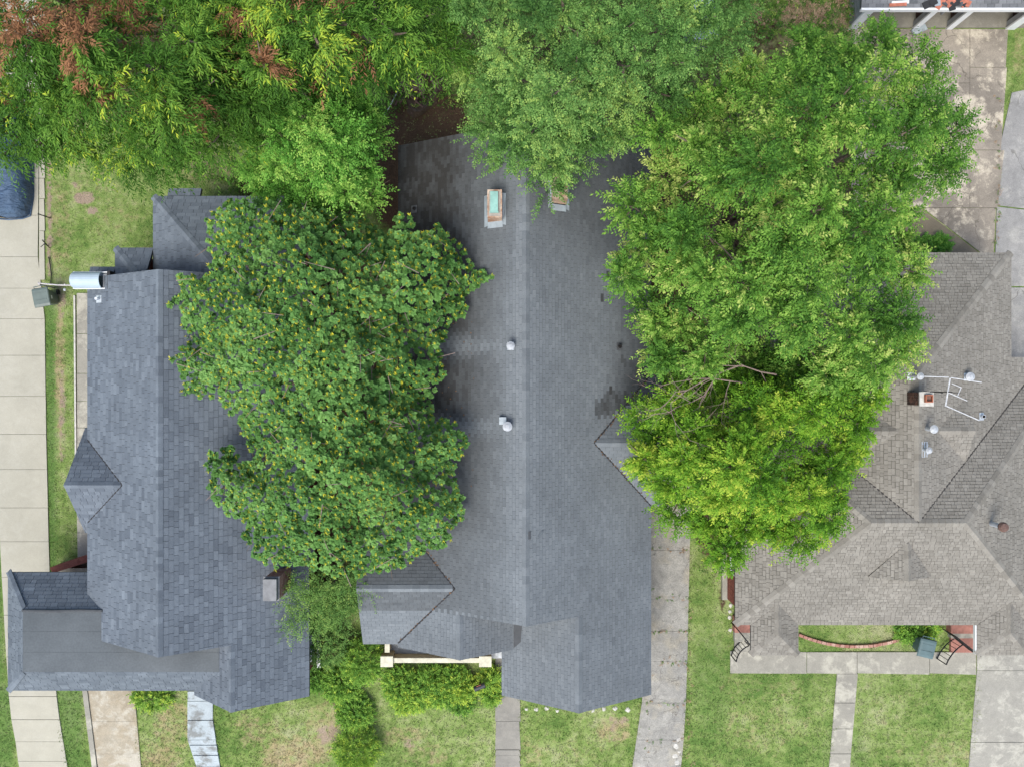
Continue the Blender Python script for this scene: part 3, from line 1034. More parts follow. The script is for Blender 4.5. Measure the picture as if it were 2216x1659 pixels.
def brick_shaft(name, house, cx, cy, wx, wy, z0, z1, mat, course=0.085, blen=0.22, label=None):
    """chimney shaft: mortar core with courses of separate bricks standing proud"""
    core = MB()
    core.box(cx - wx / 2 + .012, cx + wx / 2 - .012, cy - wy / 2 + .012, cy + wy / 2 - .012, z0, z1 - 0.01)
    ch = core.build(name, M_MORTAR, house)
    if label: ch['label'] = label
    m = MB()
    k = 0
    z = z0
    while z < z1 - 0.01:
        ze = min(z + course - 0.012, z1)
        for side in range(4):
            L = wx if side < 2 else wy
            p = -L / 2 + (0 if k % 2 else -blen / 2)
            while p < L / 2:
                a, b = max(p, -L / 2), min(p + blen - 0.014, L / 2)
                p += blen
                if b - a < 0.03:
                    continue
                q = random.uniform(-.004, .006)
                if side == 0: m.box(cx + a, cx + b, cy - wy / 2 - q, cy - wy / 2 + .05, z, ze)
                if side == 1: m.box(cx + a, cx + b, cy + wy / 2 - .05, cy + wy / 2 + q, z, ze)
                if side == 2: m.box(cx - wx / 2 - q, cx - wx / 2 + .05, cy + a + .052 * (a <= -L / 2), cy + b - .052 * (b >= L / 2), z, ze)
                if side == 3: m.box(cx + wx / 2 - .05, cx + wx / 2 + q, cy + a + .052 * (a <= -L / 2), cy + b - .052 * (b >= L / 2), z, ze)
        z += course
        k += 1
    bk = m.build('bricks', mat, ch)
    bk['kind'] = 'stuff'
    return ch


# ================================================================== LEFT HOUSE
lh = thing('house', (-12.5, -4, 0), 'house with steep slate blue shingle roof and flat topped porch at the driveway', 'house')
zl = lambda x, y: 6.2 - 0.67 * abs(x + 12.8)
RL = Roof(M_SH_L, M_DECK, 0.178, [0.28, 0.36, 0.44, 0.22], 0.012, tint=lambda p, w: min(1, max(0, random.gauss(0.46, 0.17))))
RL.plane([(-12.8, 4.13), (-12.8, -9.9), (-10.64, -9.9), (-10.64, -12.44), (-8.08, -12.44), (-8.08, 4.13)], zl)
RL.plane([(-12.8, 4.13), (-16.6, 4.13), (-16.6, -2.2), (-14.67, -3.82), (-16.6, -5.44), (-16.6, -8.22), (-15.8, -8.7), (-15.8, -9.9), (-12.8, -9.9)], zl)
zc = lambda x, y: 4.95 - 0.8 * abs(y + 3.82)
RL.plane([(-14.67, -3.82), (-16.6, -2.2), (-16.6, -1.76), (-16.87, -1.76), (-16.87, -3.82)], zc)
RL.plane([(-14.67, -3.82), (-16.87, -3.82), (-16.87, -5.88), (-16.6, -5.88), (-16.6, -5.44)], zc)
zw = lambda x, y: 4.75 - 0.9 * (-10.64 - x)
RL.plane([(-10.64, -9.9), (-11.27, -9.9), (-11.27, -11.09), (-12.69, -12.25), (-12.69, -12.44), (-10.64, -12.44)], zw)
RL.plane([(-20.14, -7.54), (-18.83, -8.70), (-18.83, -11.09), (-20.14, -12.25)], lambda x, y: 2.9 + 0.977 * (x + 20.14))
RL.plane([(-20.14, -7.54), (-16.45, -7.54), (-16.45, -8.22), (-15.8, -8.70), (-18.83, -8.70)], lambda x, y: 2.9 + 1.103 * (-7.54 - y))
RL.plane([(-20.14, -12.25), (-18.83, -11.09), (-11.27, -11.09), (-12.69, -12.25)], lambda x, y: 2.9 + 1.103 * (y + 12.25))
# rear hips
RL.plane([(-14.3, 7.45), (-11.3, 4.45), (-8.3, 7.45)], lambda x, y: 3.0 + 0.6 * (7.45 - y))
RL.plane([(-14.3, 7.45), (-14.3, 4.15), (-11.3, 4.15), (-11.3, 4.45)], lambda x, y: 3.0 + 0.6 * (x + 14.3))
RL.plane([(-8.3, 7.45), (-11.3, 4.45), (-11.3, 4.15), (-8.3, 4.15)], lambda x, y: 3.0 + 0.6 * (-8.3 - x))
RL.plane([(-13.75, 7.80), (-13.75, 7.47), (-12.45, 7.47), (-12.45, 7.80)], lambda x, y: 2.80 + 0.5 * (7.80 - y))
RL.plane([(-15.84, 5.4), (-14.62, 4.18), (-14.32, 4.18), (-14.32, 5.4)], lambda x, y: 2.95 + 0.62 * (5.4 - y))
RL.plane([(-15.84, 5.4), (-15.84, 4.18), (-14.62, 4.18)], lambda x, y: 2.95 + 0.62 * (x + 15.84))
RL.plane([(-16.85, 4.65), (-16.85, 4.18), (-15.86, 4.18), (-15.86, 4.65)], lambda x, y: 2.9 + 0.5 * (4.65 - y))
k = 0.67
RL.cap_line((-12.8, -9.9, 6.2), (-12.8, 4.13, 6.2), (-1, 0, -k), (1, 0, -k))
RL.cap_line((-10.64, -12.44, 4.75), (-10.64, -9.9, 4.75), (-1, 0, -.9), (1, 0, -k))
RL.cap_line((-16.87, -3.82, 4.95), (-14.75, -3.82, 4.95), (0, -1, -.8), (0, 1, -.8))
RL.cap_line((-20.14, -7.54, 2.9), (-18.83, -8.70, 4.18), (-1, -.3, -.75), (.6, 1, -.6))
RL.cap_line((-20.14, -12.25, 2.9), (-18.83, -11.09, 4.18), (-1, .3, -.75), (.6, -1, -.6))
RL.cap_line((-14.3, 7.45, 3.0), (-11.3, 4.45, 4.8), (-.7, -.7, -.42), (.7, .7, -.42))
RL.cap_line((-15.84, 5.4, 2.95), (-14.62, 4.18, 3.7), (-.7, -.7, -.42), (.7, .7, -.42))
RL.finish(lh)
m = MB()
m.prism([(-18.83, -11.09, 4.2), (-11.28, -11.09, 4.2), (-11.28, -8.71, 4.2), (-18.83, -8.71, 4.2)], 0.15)
fr = m.build('flat_roof', M_MEMBRANE, lh)
fr['label'] = 'flat grey membrane roof over the porch'
m = MB()   # membrane laps and turned-up edge
m.tube([(-18.84, -8.72, 4.22), (-17.6, -8.74, 4.235), (-16.6, -8.71, 4.22), (-15.75, -8.72, 4.25)], [0.05, 0.06, 0.05, 0.05], 6)
m.build('rolled_edge', M_TAR, lh)
for yy in (-9.55, -10.35):
    m = MB()
    m.prism([(-18.8, yy - .03, 4.206), (-11.3, yy - .05, 4.206), (-11.3, yy + .01, 4.206), (-18.8, yy + .02, 4.206)], 0.004)
    m.build('membrane_lap', M_MEMBRANE, lh)
m = MB()
m.box(-16.2, -8.5, -9.55, 3.8, -0.2, 2.98)
m.box(-12.3, -8.5, -12.05, -9.551, -0.2, 2.85)
m.box(-13.9, -8.6, 3.801, 7.05, -0.2, 2.75)
m.box(-15.5, -13.901, 3.801, 5.0, -0.2, 2.65)
gable_tri(m, [(-16.1, 3.75, 3.7), (-8.5, 3.75, 3.1), (-12.8, 3.75, 5.95)], 'y')
gable_tri(m, [(-16.1, -9.6, 3.7), (-8.5, -9.6, 3.1), (-12.8, -9.6, 5.95)], 'y')
gable_tri(m, [(-12.3, -12.05, 2.85), (-8.5, -12.05, 2.95), (-10.64, -12.05, 4.45)], 'y')
gable_tri(m, [(-16.55, -2.1, 2.98), (-16.55, -5.55, 2.98), (-16.55, -3.82, 4.65)], 'x')
m.build('wall', M_BRICK, lh)
for (a, b2) in (((-14.67, -3.82, 4.95), (-16.6, -2.2, 3.654)), ((-14.67, -3.82, 4.95), (-16.6, -5.44, 3.654))):
    m = MB()
    m.bar(Vector(a) + Vector((0, 0, .012)), Vector(b2) + Vector((0, 0, .012)), .06, .02)
    m.build('valley_strip', M_DECK, lh)
# porch columns and floor under the flat roof
m = MB()
m.box(-19.6, -12.4, -11.7, -7.9, -0.15, 0.35)
m.build('porch_floor', M_CONC_W, lh)
for x in (-19.4, -16.9, -14.5, -12.9):
    m = MB()
    m.box(x - .2, x + .2, -11.6, -11.2, 0.35, 2.85)
    m.build('porch_column', M_BRICK, lh)
m = MB()
m.add([G(88, 1240, .02), G(150, 1212, .75), G(160, 1214, .75), G(162, 1240, .5), G(160, 1214, 0), G(100, 1240, 0)], [[0, 4, 1], [1, 4, 2], [0, 5, 4], [1, 2, 3, 0]])
b = MB()
b.prism([(-19.5, -7.75, .95), (-17.7, -7.15, .95), (-16.9, -7.15, .95), (-16.9, -7.42, .95), (-17.6, -7.42, .95), (-19.4, -8.0, .95)][::-1], 1.1)
b.build('porch_side_wall', M_BRICK, lh)
for y in (-11.0, -9.6, -7.4, -5.0):
    window(lh, (-8.48, y, 1.75), 'x+', 0.9, 1.4)
for y in (-7.0, -0.5, 2.0):
    window(lh, (-16.22, y, 1.7), 'x-', 0.9, 1.3)
m = MB(); m.box(-8.22, -8.06, -11.95, -9.5, .95, 1.03); m.build('side_rail', M_WHITE, lh)
m = MB(); m.box(-8.18, -8.1, -11.9, -9.55, -.1, .949); m.build('side_wall', M_BRICK, lh)
m = MB(); m.box(-8.49, -8.36, -11.6, -9.4, 1.28, 1.36); m.build('sill_board', M_WHITE, lh)
# leaning looking chimney on the east slope
zb = zl(-8.85, 0) - .3
ch = brick_shaft('chimney', lh, -8.95, -7.62, 0.52, 0.82, 2.6, 5.3, M_BRICK_P, label='pink brick chimney with grey metal cap')
m = MB()
m.box(-9.25, -8.65, -8.07, -7.17, 5.30, 5.34)
m.box(-9.20, -8.70, -8.02, -7.22, 5.34, 5.58)
cap = m.build('chimney_cap', m_plain('grey_sheet_metal', (0.16, 0.165, 0.17), .55, .2, 4), ch)
# small roof pipe
m = MB()
m.tube([(-15.95, 3.25, 4.0), (-15.95, 3.25, 4.35)], 0.06, 10)
m.obox((-15.95, 3.25, 4.1), (.14, 0, .094), (0, .14, 0), (0, 0, .01))
m.build('vent_pipe', M_GALV, lh)
hard_xy(-16.3, -8.4, -9.6, 4.2); hard_xy(-12.4, -8.4, -12.1, -9.5); hard_xy(-19.7, -12.3, -11.8, -7.8); hard_xy(-14.0, -8.5, 4, 7.2)

# barrel hood at the rear corner of the left house
bh = thing('barrel_hood', (-16.1, 3.95, 3.6), 'pale blue metal barrel hood at the back corner of the blue roof', 'hood')
m = MB()
n = 12
for x in (-16.85, -15.75):
    pass
prof = [(math.cos(math.pi * i / n), math.sin(math.pi * i / n)) for i in range(n + 1)]
vs, fs = [], []
for x, r in ((-16.86, .26), (-16.80, .31), (-15.72, .31), (-15.72, .285), (-16.74, .285)):
    for cth, sth in prof:
        vs.append((x, 3.95 + r * cth, 4.32 + r * sth * 1.0))
for j in range(4):
    for i in range(n):
        a = j * (n + 1) + i
        fs.append([a, a + 1, a + n + 2, a + n + 1])
fs.append(list(range(n + 1)))
m.add(vs, fs)
m.build('barrel', m_plain('pale_blue_metal', (0.36, 0.44, 0.50), .5, .06), bh, smooth=False)
m = MB()
m.box(-16.84, -15.5, 3.62, 3.66, 4.16, 4.32); m.box(-16.84, -15.5, 4.24, 4.28, 4.16, 4.32)
m.box(-15.54, -15.5, 3.661, 4.239, 3.9, 4.30); m.box(-16.84, -16.80, 3.661, 4.239, 4.16, 4.31)
m.build('frame', M_WHITE, bh)
m = MB()
m.box(-15.49, -15.38, 3.6, 4.3, 4.0, 4.42)
m.build('end_flange', M_BLACK, bh)
m = MB()
m.box(-15.7, -15.55, 3.7, 4.2, 4.1, 4.30)
m.build('box', M_PIPE_GREY, bh)
for yy in (3.66, 4.24):
    m = MB()
    m.bar((-16.3, yy, 4.2), (-16.3, yy, zl(-16.3, 0) - .02), 0.04)
    m.build('leg', M_CHAIN, bh)

# ================================================================== MIDDLE HOUSE
mh = thing('house', (0.5, -1, 0), 'middle house under a charcoal gable roof with brick chimneys and cream porch rail', 'house')
zm = lambda x, y: 6.5 - 0.65 * abs(x - 0.5)


def stain_m(p):
    s = 0.0
    if p.x < 0.4 and p.y > -8.7:
        d = 0.5 - p.x
        s = min(1, max(0, (d - 0.55) / 2.6)) ** 0.7 * 0.95
        for vy, w0 in ((1.33, 0.20), (-1.58, 0.28)):     # bright streaks washed clean below the zinc vents
            dy = abs(p.y - vy - (0.16 * d - 0.2) * (1 if vy > 0 else -1) * 0.6)
            if d > 0.5:
                ww = (w0 + d * 0.06) * (0.8 + 0.5 * vnoise(p.x, p.y, 1.1, 63))
                s *= 1 - 0.75 * math.exp(-(dy / ww) ** 2)
        s *= 1 - 0.55 * min(1, max(0, (-2.0 - p.y) / 4.5))
        s = max(s, 0.42 * min(1, d / 1.2) * min(1, max(0, (p.y - 2.5) / 3)))
    elif p.x >= 0.4:
        d = p.x - 0.5
        s = 0.05
        s += (0.25 + 0.08 * d) * min(1, max(0, (p.y - 3.0) / 3.5))
        if d > 2.7 and -0.9 < p.y < 5.5:
            s = max(s, min(1, (d - 2.7) / 1.5) * (0.45 + 0.35 * vnoise(p.x, p.y, 0.8, 5)))
        q = fbm(p.x, p.y, 0.7, 40) + random.uniform(-.07, .07)
        if d > 2.6 and -1.3 < p.y < 2.0 and q + random.uniform(-.06, .06) > 0.61 - 0.085 * (d - 2.6):
            s = random.uniform(0.5, 0.85)
        if d > 2.8 and 2.8 < p.y < 4.2 and q + random.uniform(-.06, .06) > 0.56:
            s = random.uniform(0.5, 0.85)
    return float(max(0, s * (1 + random.uniform(-.12, .12))))


def tint_m(p, w):
    return min(1, max(0, random.gauss(0.5, 0.13) + (0.2 if abs(p.x - 0.5) < 0.35 else 0)))


RM = Roof(M_SH_M, M_DECK, 0.142, [0.305], 0.011, stain=stain_m, tint=tint_m, regular=True, band=.85, bandpos=.84, bandst=(.18, .42), gap=.004)  # band: tab tops darkened to paint the butt shadow line between courses
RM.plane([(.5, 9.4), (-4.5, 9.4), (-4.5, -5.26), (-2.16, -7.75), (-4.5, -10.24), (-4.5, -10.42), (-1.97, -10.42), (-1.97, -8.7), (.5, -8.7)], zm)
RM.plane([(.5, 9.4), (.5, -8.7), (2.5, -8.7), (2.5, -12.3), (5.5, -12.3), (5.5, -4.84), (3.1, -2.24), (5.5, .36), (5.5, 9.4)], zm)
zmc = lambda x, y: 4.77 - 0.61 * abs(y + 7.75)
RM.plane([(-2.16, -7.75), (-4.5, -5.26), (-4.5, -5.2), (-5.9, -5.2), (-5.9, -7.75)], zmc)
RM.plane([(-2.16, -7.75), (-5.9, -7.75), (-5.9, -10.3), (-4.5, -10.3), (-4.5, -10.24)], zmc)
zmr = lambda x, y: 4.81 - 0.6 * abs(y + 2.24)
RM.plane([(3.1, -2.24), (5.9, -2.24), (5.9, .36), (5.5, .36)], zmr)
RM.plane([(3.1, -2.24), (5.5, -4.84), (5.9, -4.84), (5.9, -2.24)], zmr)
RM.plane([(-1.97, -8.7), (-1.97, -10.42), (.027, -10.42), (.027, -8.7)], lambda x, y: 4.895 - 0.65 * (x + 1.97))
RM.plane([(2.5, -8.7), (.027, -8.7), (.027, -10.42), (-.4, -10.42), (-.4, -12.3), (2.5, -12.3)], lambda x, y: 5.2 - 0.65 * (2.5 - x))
RM.cap_line((.5, -8.7, 6.5), (.5, 9.4, 6.5), (-1, 0, -.65), (1, 0, -.65), step=0.3)
RM.cap_line((2.5, -12.3, 5.2), (2.5, -8.72, 5.2), (-1, 0, -.65), (1, 0, -.65), step=0.3)
RM.cap_line((-1.97, -10.42, 4.895), (-1.97, -8.72, 4.895), (-1, 0, -.65), (1, 0, -.65), step=0.3)
RM.cap_line((-5.9, -7.75, 4.77), (-2.25, -7.75, 4.77), (0, -1, -.61), (0, 1, -.61), step=0.3)
RM.cap_line((5.9, -2.24, 4.81), (3.2, -2.24, 4.81), (0, 1, -.6), (0, -1, -.6), step=0.3)
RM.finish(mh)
m = MB()
m.box(-4.15, 5.15, -8.3, 9.0, -0.2, 3.1)
m.box(-5.5, -4.151, -9.9, -5.6, -0.2, 3.0)
m.box(0.0, 5.15, -11.9, -8.301, -0.2, 3.1)
gable_tri(m, [(-4.1, 8.95, 3.2), (5.1, 8.95, 3.2), (.5, 8.95, 6.2)], 'y')
gable_tri(m, [(-4.1, -8.45, 3.2), (5.1, -8.45, 3.2), (.5, -8.45, 6.2)], 'y')
gable_tri(m, [(-.1, -11.9, 3.15), (5.1, -11.9, 3.15), (2.5, -11.9, 4.9)], 'y')
gable_tri(m, [(-5.5, -9.9, 3.0), (-5.5, -5.6, 3.0), (-5.5, -7.75, 4.5)], 'x')
gable_tri(m, [(5.75, -4.5, 3.1), (5.75, 0, 3.1), (5.75, -2.24, 4.5)], 'x')
m.build('wall', M_TAN, mh)
window(mh, (1.6, -11.93, 1.7), 'y-', 1.0, 1.4); window(mh, (3.6, -11.93, 1.7), 'y-', 1.0, 1.4)
window(mh, (-3.0, -8.33, 1.8), 'y-', 1.2, 1.3)
for y in (-9, -6.5, 3, 6.5):
    window(mh, (5.17, y, 1.8), 'x+', 1.0, 1.3)
for y in (-1.0, 4.0, 7.0):
    window(mh, (-4.17, y, 1.8), 'x-', 1.0, 1.3)
for (a, b2) in (((-2.16, -7.75, 4.77), (-4.5, -5.24, 3.25)), ((-2.16, -7.75, 4.77), (-4.5, -10.26, 3.25)), ((3.1, -2.24, 4.81), (5.5, .36, 3.25)), ((3.1, -2.24, 4.81), (5.5, -4.84, 3.25))):
    m = MB()
    m.bar(Vector(a) + Vector((0, 0, .012)), Vector(b2) + Vector((0, 0, .012)), .07, .02)
    m.build('valley_strip', M_DECK, mh)
# valley patch between the two front gables
m = MB()
zv1 = lambda x: 5.2 - 0.65 * (2.5 - x) + .022
m.add([(.06, -10.35, zv1(.06)), (.34, -10.05, zv1(.34)), (.44, -8.72, zv1(.44)), (.08, -8.72, zv1(.08))], [[0, 1, 2, 3]])
m.add([(.06, -10.35, zv1(.06) - .02), (.34, -10.05, zv1(.34) - .02), (.44, -8.72, zv1(.44) - .02), (.08, -8.72, zv1(.08) - .02)], [[3, 2, 1, 0]])
m.build('valley_patch', M_TAR, mh)
# porch terrace with cream piers and rail
m = MB()
m.box(-5.2, -.35, -11.75, -8.31, -0.2, 0.42)
m.build('porch_floor', M_PORCHF, mh)
for (a, b) in (((-5.05, -11.63), (-1.35, -11.63)), ((-5.25, -11.3), (-5.25, -10.0))):
    m = MB()
    horiz = a[1] == b[1]
    if horiz: m.box(a[0], b[0], a[1] - .09, a[1] + .09, -0.2, 1.0)
    else: m.box(a[0] - .09, a[0] + .09, a[1], b[1], -0.2, 1.0)
    w_ = m.build('porch_wall', M_TAN, mh)
    m = MB()
    if horiz: m.box(a[0], b[0], a[1] - .10, a[1] + .095, 1.0, 1.08)
    else: m.box(a[0] - .10, a[0] + .10, a[1], b[1], 1.0, 1.08)
    m.build('cap', M_CREAM, w_)
for x in (-5.25, -1.12):
    m = MB()
    m.box(x - .24, x + .24, -11.85, -11.4, -.2, 1.12)
    pr = m.build('porch_pier', M_TAN, mh)
    m = MB()
    m.box(x - .26, x + .26, -11.86, -11.42, 1.12, 1.22)
    m.build('cap', M_CREAM, pr)
for x in (-4.3, -.2):
    m = MB()
    m.box(x - .14, x + .14, -10.25, -9.97, .42, 3.2)
    m.build('porch_column', M_CREAM, mh)
# chimneys of the middle house
c1 = brick_shaft('chimney', mh, -.62, 6.42, 0.52, 1.0, 5.1, 6.62, M_BRICK_T, label='short tan brick chimney with verdigris metal lid')
m = MB()
m.box(-.78, -.50, 6.10, 6.84, 6.62, 6.70)
m.box(-.80, -.48, 6.08, 6.13, 6.60, 6.69)
m.build('lid', M_COPPER, c1)
c2 = brick_shaft('chimney', mh, 1.72, 7.05, 0.56, 0.9, 4.9, 6.6, M_BRICK_T, label='tan brick chimney with an open black flue')
m = MB()
m.box(1.6, 1.86, 6.86, 7.3, 6.59, 6.603)
m.build('flue', M_DARK, c2)
m = MB()
m.box(1.46, 1.6, 6.62, 7.48, 6.592, 6.64); m.box(1.86, 1.98, 6.62, 7.48, 6.592, 6.64); m.box(1.601, 1.859, 6.62, 6.86, 6.592, 6.64); m.box(1.601, 1.859, 7.3, 7.48, 6.592, 6.64)
m.build('rim', M_BRICK_T, c2)
for cx_, cy_, c_ in ((-.62, 6.42, c1), (1.72, 7.05, c2)):
    for s_ in (-1, 1):
        m = MB()
        a = cx_ + s_ * .27
        b = cx_ + s_ * .40
        q = lambda x: zm(x, 0) + .025
        m.add([(a, cy_ - .62, q(a)), (b, cy_ - .66, q(b)), (b, cy_ + .5, q(b)), (a, cy_ + .5, q(a) + .12),
               (a, cy_ - .62, q(a) - .02), (b, cy_ - .66, q(b) - .02), (b, cy_ + .5, q(b) - .02), (a, cy_ + .5, q(a) - .02)],
              [[0, 1, 2, 3], [7, 6, 5, 4], [0, 4, 5, 1], [1, 5, 6, 2]])
        m.build('flashing', M_FLASH, c_)
    m = MB()
    m.add([(cx_ - .28, cy_ - .72, zm(cx_ - .28, 0) + .03), (cx_ + .28, cy_ - .72, zm(cx_ + .28, 0) + .03), (cx_ + .28, cy_ - .5, zm(cx_ + .28, 0) + .10), (cx_ - .28, cy_ - .5, zm(cx_ - .28, 0) + .10)], [[0, 1, 2, 3]])
    m.build('flashing', M_FLASH, c_)


M_CAP = m_plain('dull_white_metal', (0.37, 0.39, 0.41), .5, .2, 12)
M_ANT = m_plain('weathered_aluminium', (0.50, 0.51, 0.52), .5, .2, 9)


def roof_vent(house, x, y, z, h, r, mat, name='vent_pipe', cap=True, fl=None, base=0.12, nx=0.0, ny=0.0):
    m = MB()
    m.tube([(x, y, z - .1), (x, y, z + h)], r, 12)
    v = m.build(name, mat, house)
    m = MB()
    m.obox((x, y, z + .03), (base, 0, base * nx), (0, base * 1.2, base * ny), (0, 0, .008))
    m.build('flashing', fl or M_GALV, v)
    if cap:
        m = MB()
        m.lathe((x, y, z + h), [(r * 1.1, -.05), (r * 1.75, -.02), (r * 1.75, .03), (r * 0.6, .09)], 14)
        m.build('cap', M_CAP, v)
    else:
        m = MB()
        m.lathe((x, y, z + h), [(r * .8, .001), (r * .8, .004)], 12)
        m.build('opening', M_DARK, v)
    return v


p = P(1105, 748, 6.5); roof_vent(mh, p.x, p.y, zm(p.x, 0), 0.42, 0.085, M_GALV, nx=.65)
p = P(1098, 922, 6.5); roof_vent(mh, p.x, p.y, zm(p.x, 0), 0.46, 0.10, M_GALV, nx=.65)
m = MB(); m.box(p.x - .3, p.x - .04, p.y + .05, p.y + .32, zm(p.x, 0) - .1, zm(p.x, 0) + .12); m.build('roof_box', M_FLASH, mh)
p = P(1341, 750, 4.2); roof_vent(mh, p.x, p.y, zm(p.x, 0), 0.22, 0.075, M_BLACK, cap=False, fl=M_TAR, nx=-.65)
p = P(897, 454, 3.6); roof_vent(mh, p.x, p.y, zm(p.x, 0), 0.2, 0.06, M_BLACK, cap=False, fl=M_TAR, nx=.65)
for (px, py, ang, mt) in ((1146, 1155, 90, M_TAR), (1170, 1155, 58, M_SH_M)):
    z = 6.2
    p = P(px, py, z)
    a = math.radians(ang)
    sl = -.65
    m = MB()
    d = Vector((math.cos(a), math.sin(a), sl * math.cos(a)))
    e = Vector((-math.sin(a), math.cos(a), -sl * math.sin(a)))
    m.obox((p.x, p.y, zm(p.x, 0) + .03), d * .14, e * .05, (0, 0, .008))
    ob = m.build('loose_shingle', mt, mh)
hard_xy(-4.3, 5.2, -8.5, 9.1); hard_xy(-5.6, -4, -10, -5.5); hard_xy(0, 5.2, -12, -8); hard_xy(-5.4, -.2, -11.9, -8)

# ================================================================== RIGHT HOUSE
rh = thing('house', (15, -3, 0), 'brick house with pale brownish grey hip roof and a television antenna', 'house')
stR = lambda p: 0.25 * max(0, vnoise(p.x, p.y, 0.5, 61) - 0.45)


def tint_r(p, w):
    return min(1, max(0, random.choice((0.38, 0.5, 0.6, 0.72)) + random.gauss(0, 0.08)))


RR = Roof(M_SH_R, M_DECK_R, 0.135, [0.17, 0.22, 0.14, 0.26], 0.016, stain=stR, tint=tint_r, band=0.5)
zs = lambda x, y: 3.0 + 0.54 * (y + 9.6)
zww = lambda x, y: 3.0 + 0.54 * (x - 8.9)
zn = lambda x, y: 5.392 - 0.54 * (y + 5.17)
ze = lambda x, y: 5.392 - 0.54 * (x - 16.87)
zgw = lambda x, y: 5.392 - 0.5 * (15.1 - x)
zge = lambda x, y: 5.392 - 0.5 * (x - 15.1)
zgn = lambda x, y: 5.392 - 0.5 * (y - 0.4)
RR.plane([(8.9, -9.6), (21.3, -9.6), (16.87, -5.17), (13.33, -5.17)], zs)
RR.plane([(8.9, -9.6), (13.33, -5.17), (8.9, -.74)], zww)
RR.plane([(13.33, -5.17), (15.1, -5.17), (10.36, -.78), (10.36, -.74), (8.9, -.74)], zn)
RR.plane([(16.87, -5.17), (22.2, .16), (20.9, .2), (15.1, -5.17)], zn)
RR.plane([(16.87, -5.17), (21.3, -9.6), (23.0, -9.6), (23.0, .96), (22.2, .16)], ze)
RR.plane([(15.1, -5.17), (15.1, .4), (10.3, 5.2), (10.3, -.73)], zgw)
RR.plane([(15.1, -5.17), (20.9, .2), (20.9, 1.05), (19.9, 1.05), (19.9, 5.2), (15.1, .4)], zge)
RR.plane([(15.1, .4), (19.9, 5.2), (10.3, 5.2)], zgn)
# front porches
for xm, hw in ((10.46, .94), (19.55, 1.02)):
    zr_ = 3.0 + .54 * hw
    yb = -9.6 + hw
    RR.plane([(xm, yb), (xm - hw, -9.62), (xm - hw, -10.8), (xm, -10.8 + hw)], lambda x, y: zr_ + .01 - .54 * (xm - x))
    RR.plane([(xm, yb), (xm, -10.8 + hw), (xm + hw, -10.8), (xm + hw, -9.62)], lambda x, y: zr_ + .01 - .54 * (x - xm))
    RR.plane([(xm - hw, -10.8), (xm + hw, -10.8), (xm, -10.8 + hw)], lambda x, y: 3.01 + .54 * (y + 10.8))
    RR.cap_line((xm, -10.8 + hw, zr_), (xm, yb, zr_), (-1, 0, -.54), (1, 0, -.54))
    RR.cap_line((xm - hw, -10.8, 3), (xm, -10.8 + hw, zr_), (-.7, .7, -.38), (.7, -.7, -.38))
    RR.cap_line((xm + hw, -10.8, 3), (xm, -10.8 + hw, zr_), (.7, .7, -.38), (-.7, -.7, -.38))
# little gablets
RR.plane([(14.9, -5.95), (13.7, -7.42), (14.9, -7.42)], lambda x, y: 4.98 - .62 * (14.9 - x), deck=.06)
RR.plane([(14.9, -5.95), (14.9, -7.42), (16.1, -7.42)], lambda x, y: 4.98 - .62 * (x - 14.9), deck=.06)
RR.cap_line((14.9, -7.42, 4.98), (14.9, -6.0, 4.98), (-1, 0, -.62), (1, 0, -.62))
RR.plane([(16.05, -1.78), (17.45, -1.78), (17.45, -.5)], lambda x, y: 4.93 - .56 * (y + 1.78), deck=.06)
RR.plane([(16.05, -1.78), (17.45, -3.06), (17.45, -1.78)], lambda x, y: 4.93 - .56 * (-1.78 - y), deck=.06)
RR.cap_line((17.45, -1.78, 4.93), (16.1, -1.78, 4.93), (0, 1, -.56), (0, -1, -.56))
RR.plane([(14.5, -1.78), (12.75, -.35), (12.75, -1.78)], lambda x, y: 5.10 - .62 * (y + 1.78), deck=.06)
RR.plane([(14.5, -1.78), (12.75, -1.78), (12.75, -3.21)], lambda x, y: 5.10 - .62 * (-1.78 - y), deck=.06)
RR.cap_line((12.75, -1.78, 5.10), (14.4, -1.78, 5.10), (0, -1, -.62), (0, 1, -.62))
q = .38
RR.cap_line((8.9, -9.6, 3), (13.33, -5.17, 5.392), (-.7, .7, -q), (.7, -.7, -q))
RR.cap_line((13.33, -5.17, 5.392), (16.87, -5.17, 5.392), (0, -1, -.54), (0, 1, -.54))
RR.cap_line((21.3, -9.6, 3), (16.87, -5.17, 5.392), (.7, .7, -q), (-.7, -.7, -q))
RR.cap_line((22.2, .16, 2.514), (16.87, -5.17, 5.392), (.7, -.7, -q), (-.7, .7, -q))
RR.cap_line((8.9, -.74, 3), (13.33, -5.17, 5.392), (-.7, -.7, -q), (.7, .7, -q))
RR.cap_line((15.1, -5.1, 5.392), (15.1, .4, 5.392), (-1, 0, -.5), (1, 0, -.5))
RR.cap_line((19.9, 5.2, 2.992), (15.1, .4, 5.392), (.7, -.7, -.35), (-.7, .7, -.35))
RR.cap_line((10.3, 5.2, 2.992), (15.1, .4, 5.392), (-.7, -.7, -.35), (.7, .7, -.35))
RR.finish(rh)
m = MB()
m.box(9.28, 21.0, -9.25, -1.1, -0.2, 2.88)
m.box(10.65, 19.5, -1.099, 4.85, -0.2, 2.85)
gable_tri(m, [(13.75, -7.36, 4.2), (16.05, -7.36, 4.2), (14.9, -7.36, 4.9)], 'y', .03)
gable_tri(m, [(17.38, -3.0, 4.2), (17.38, -.55, 4.2), (17.38, -1.78, 4.86)], 'x', .03)
gable_tri(m, [(12.8, -3.15, 4.2), (12.8, -.4, 4.2), (12.8, -1.78, 5.03)], 'x', .03)
wl_ = m.build('wall', M_MORTAR, rh)
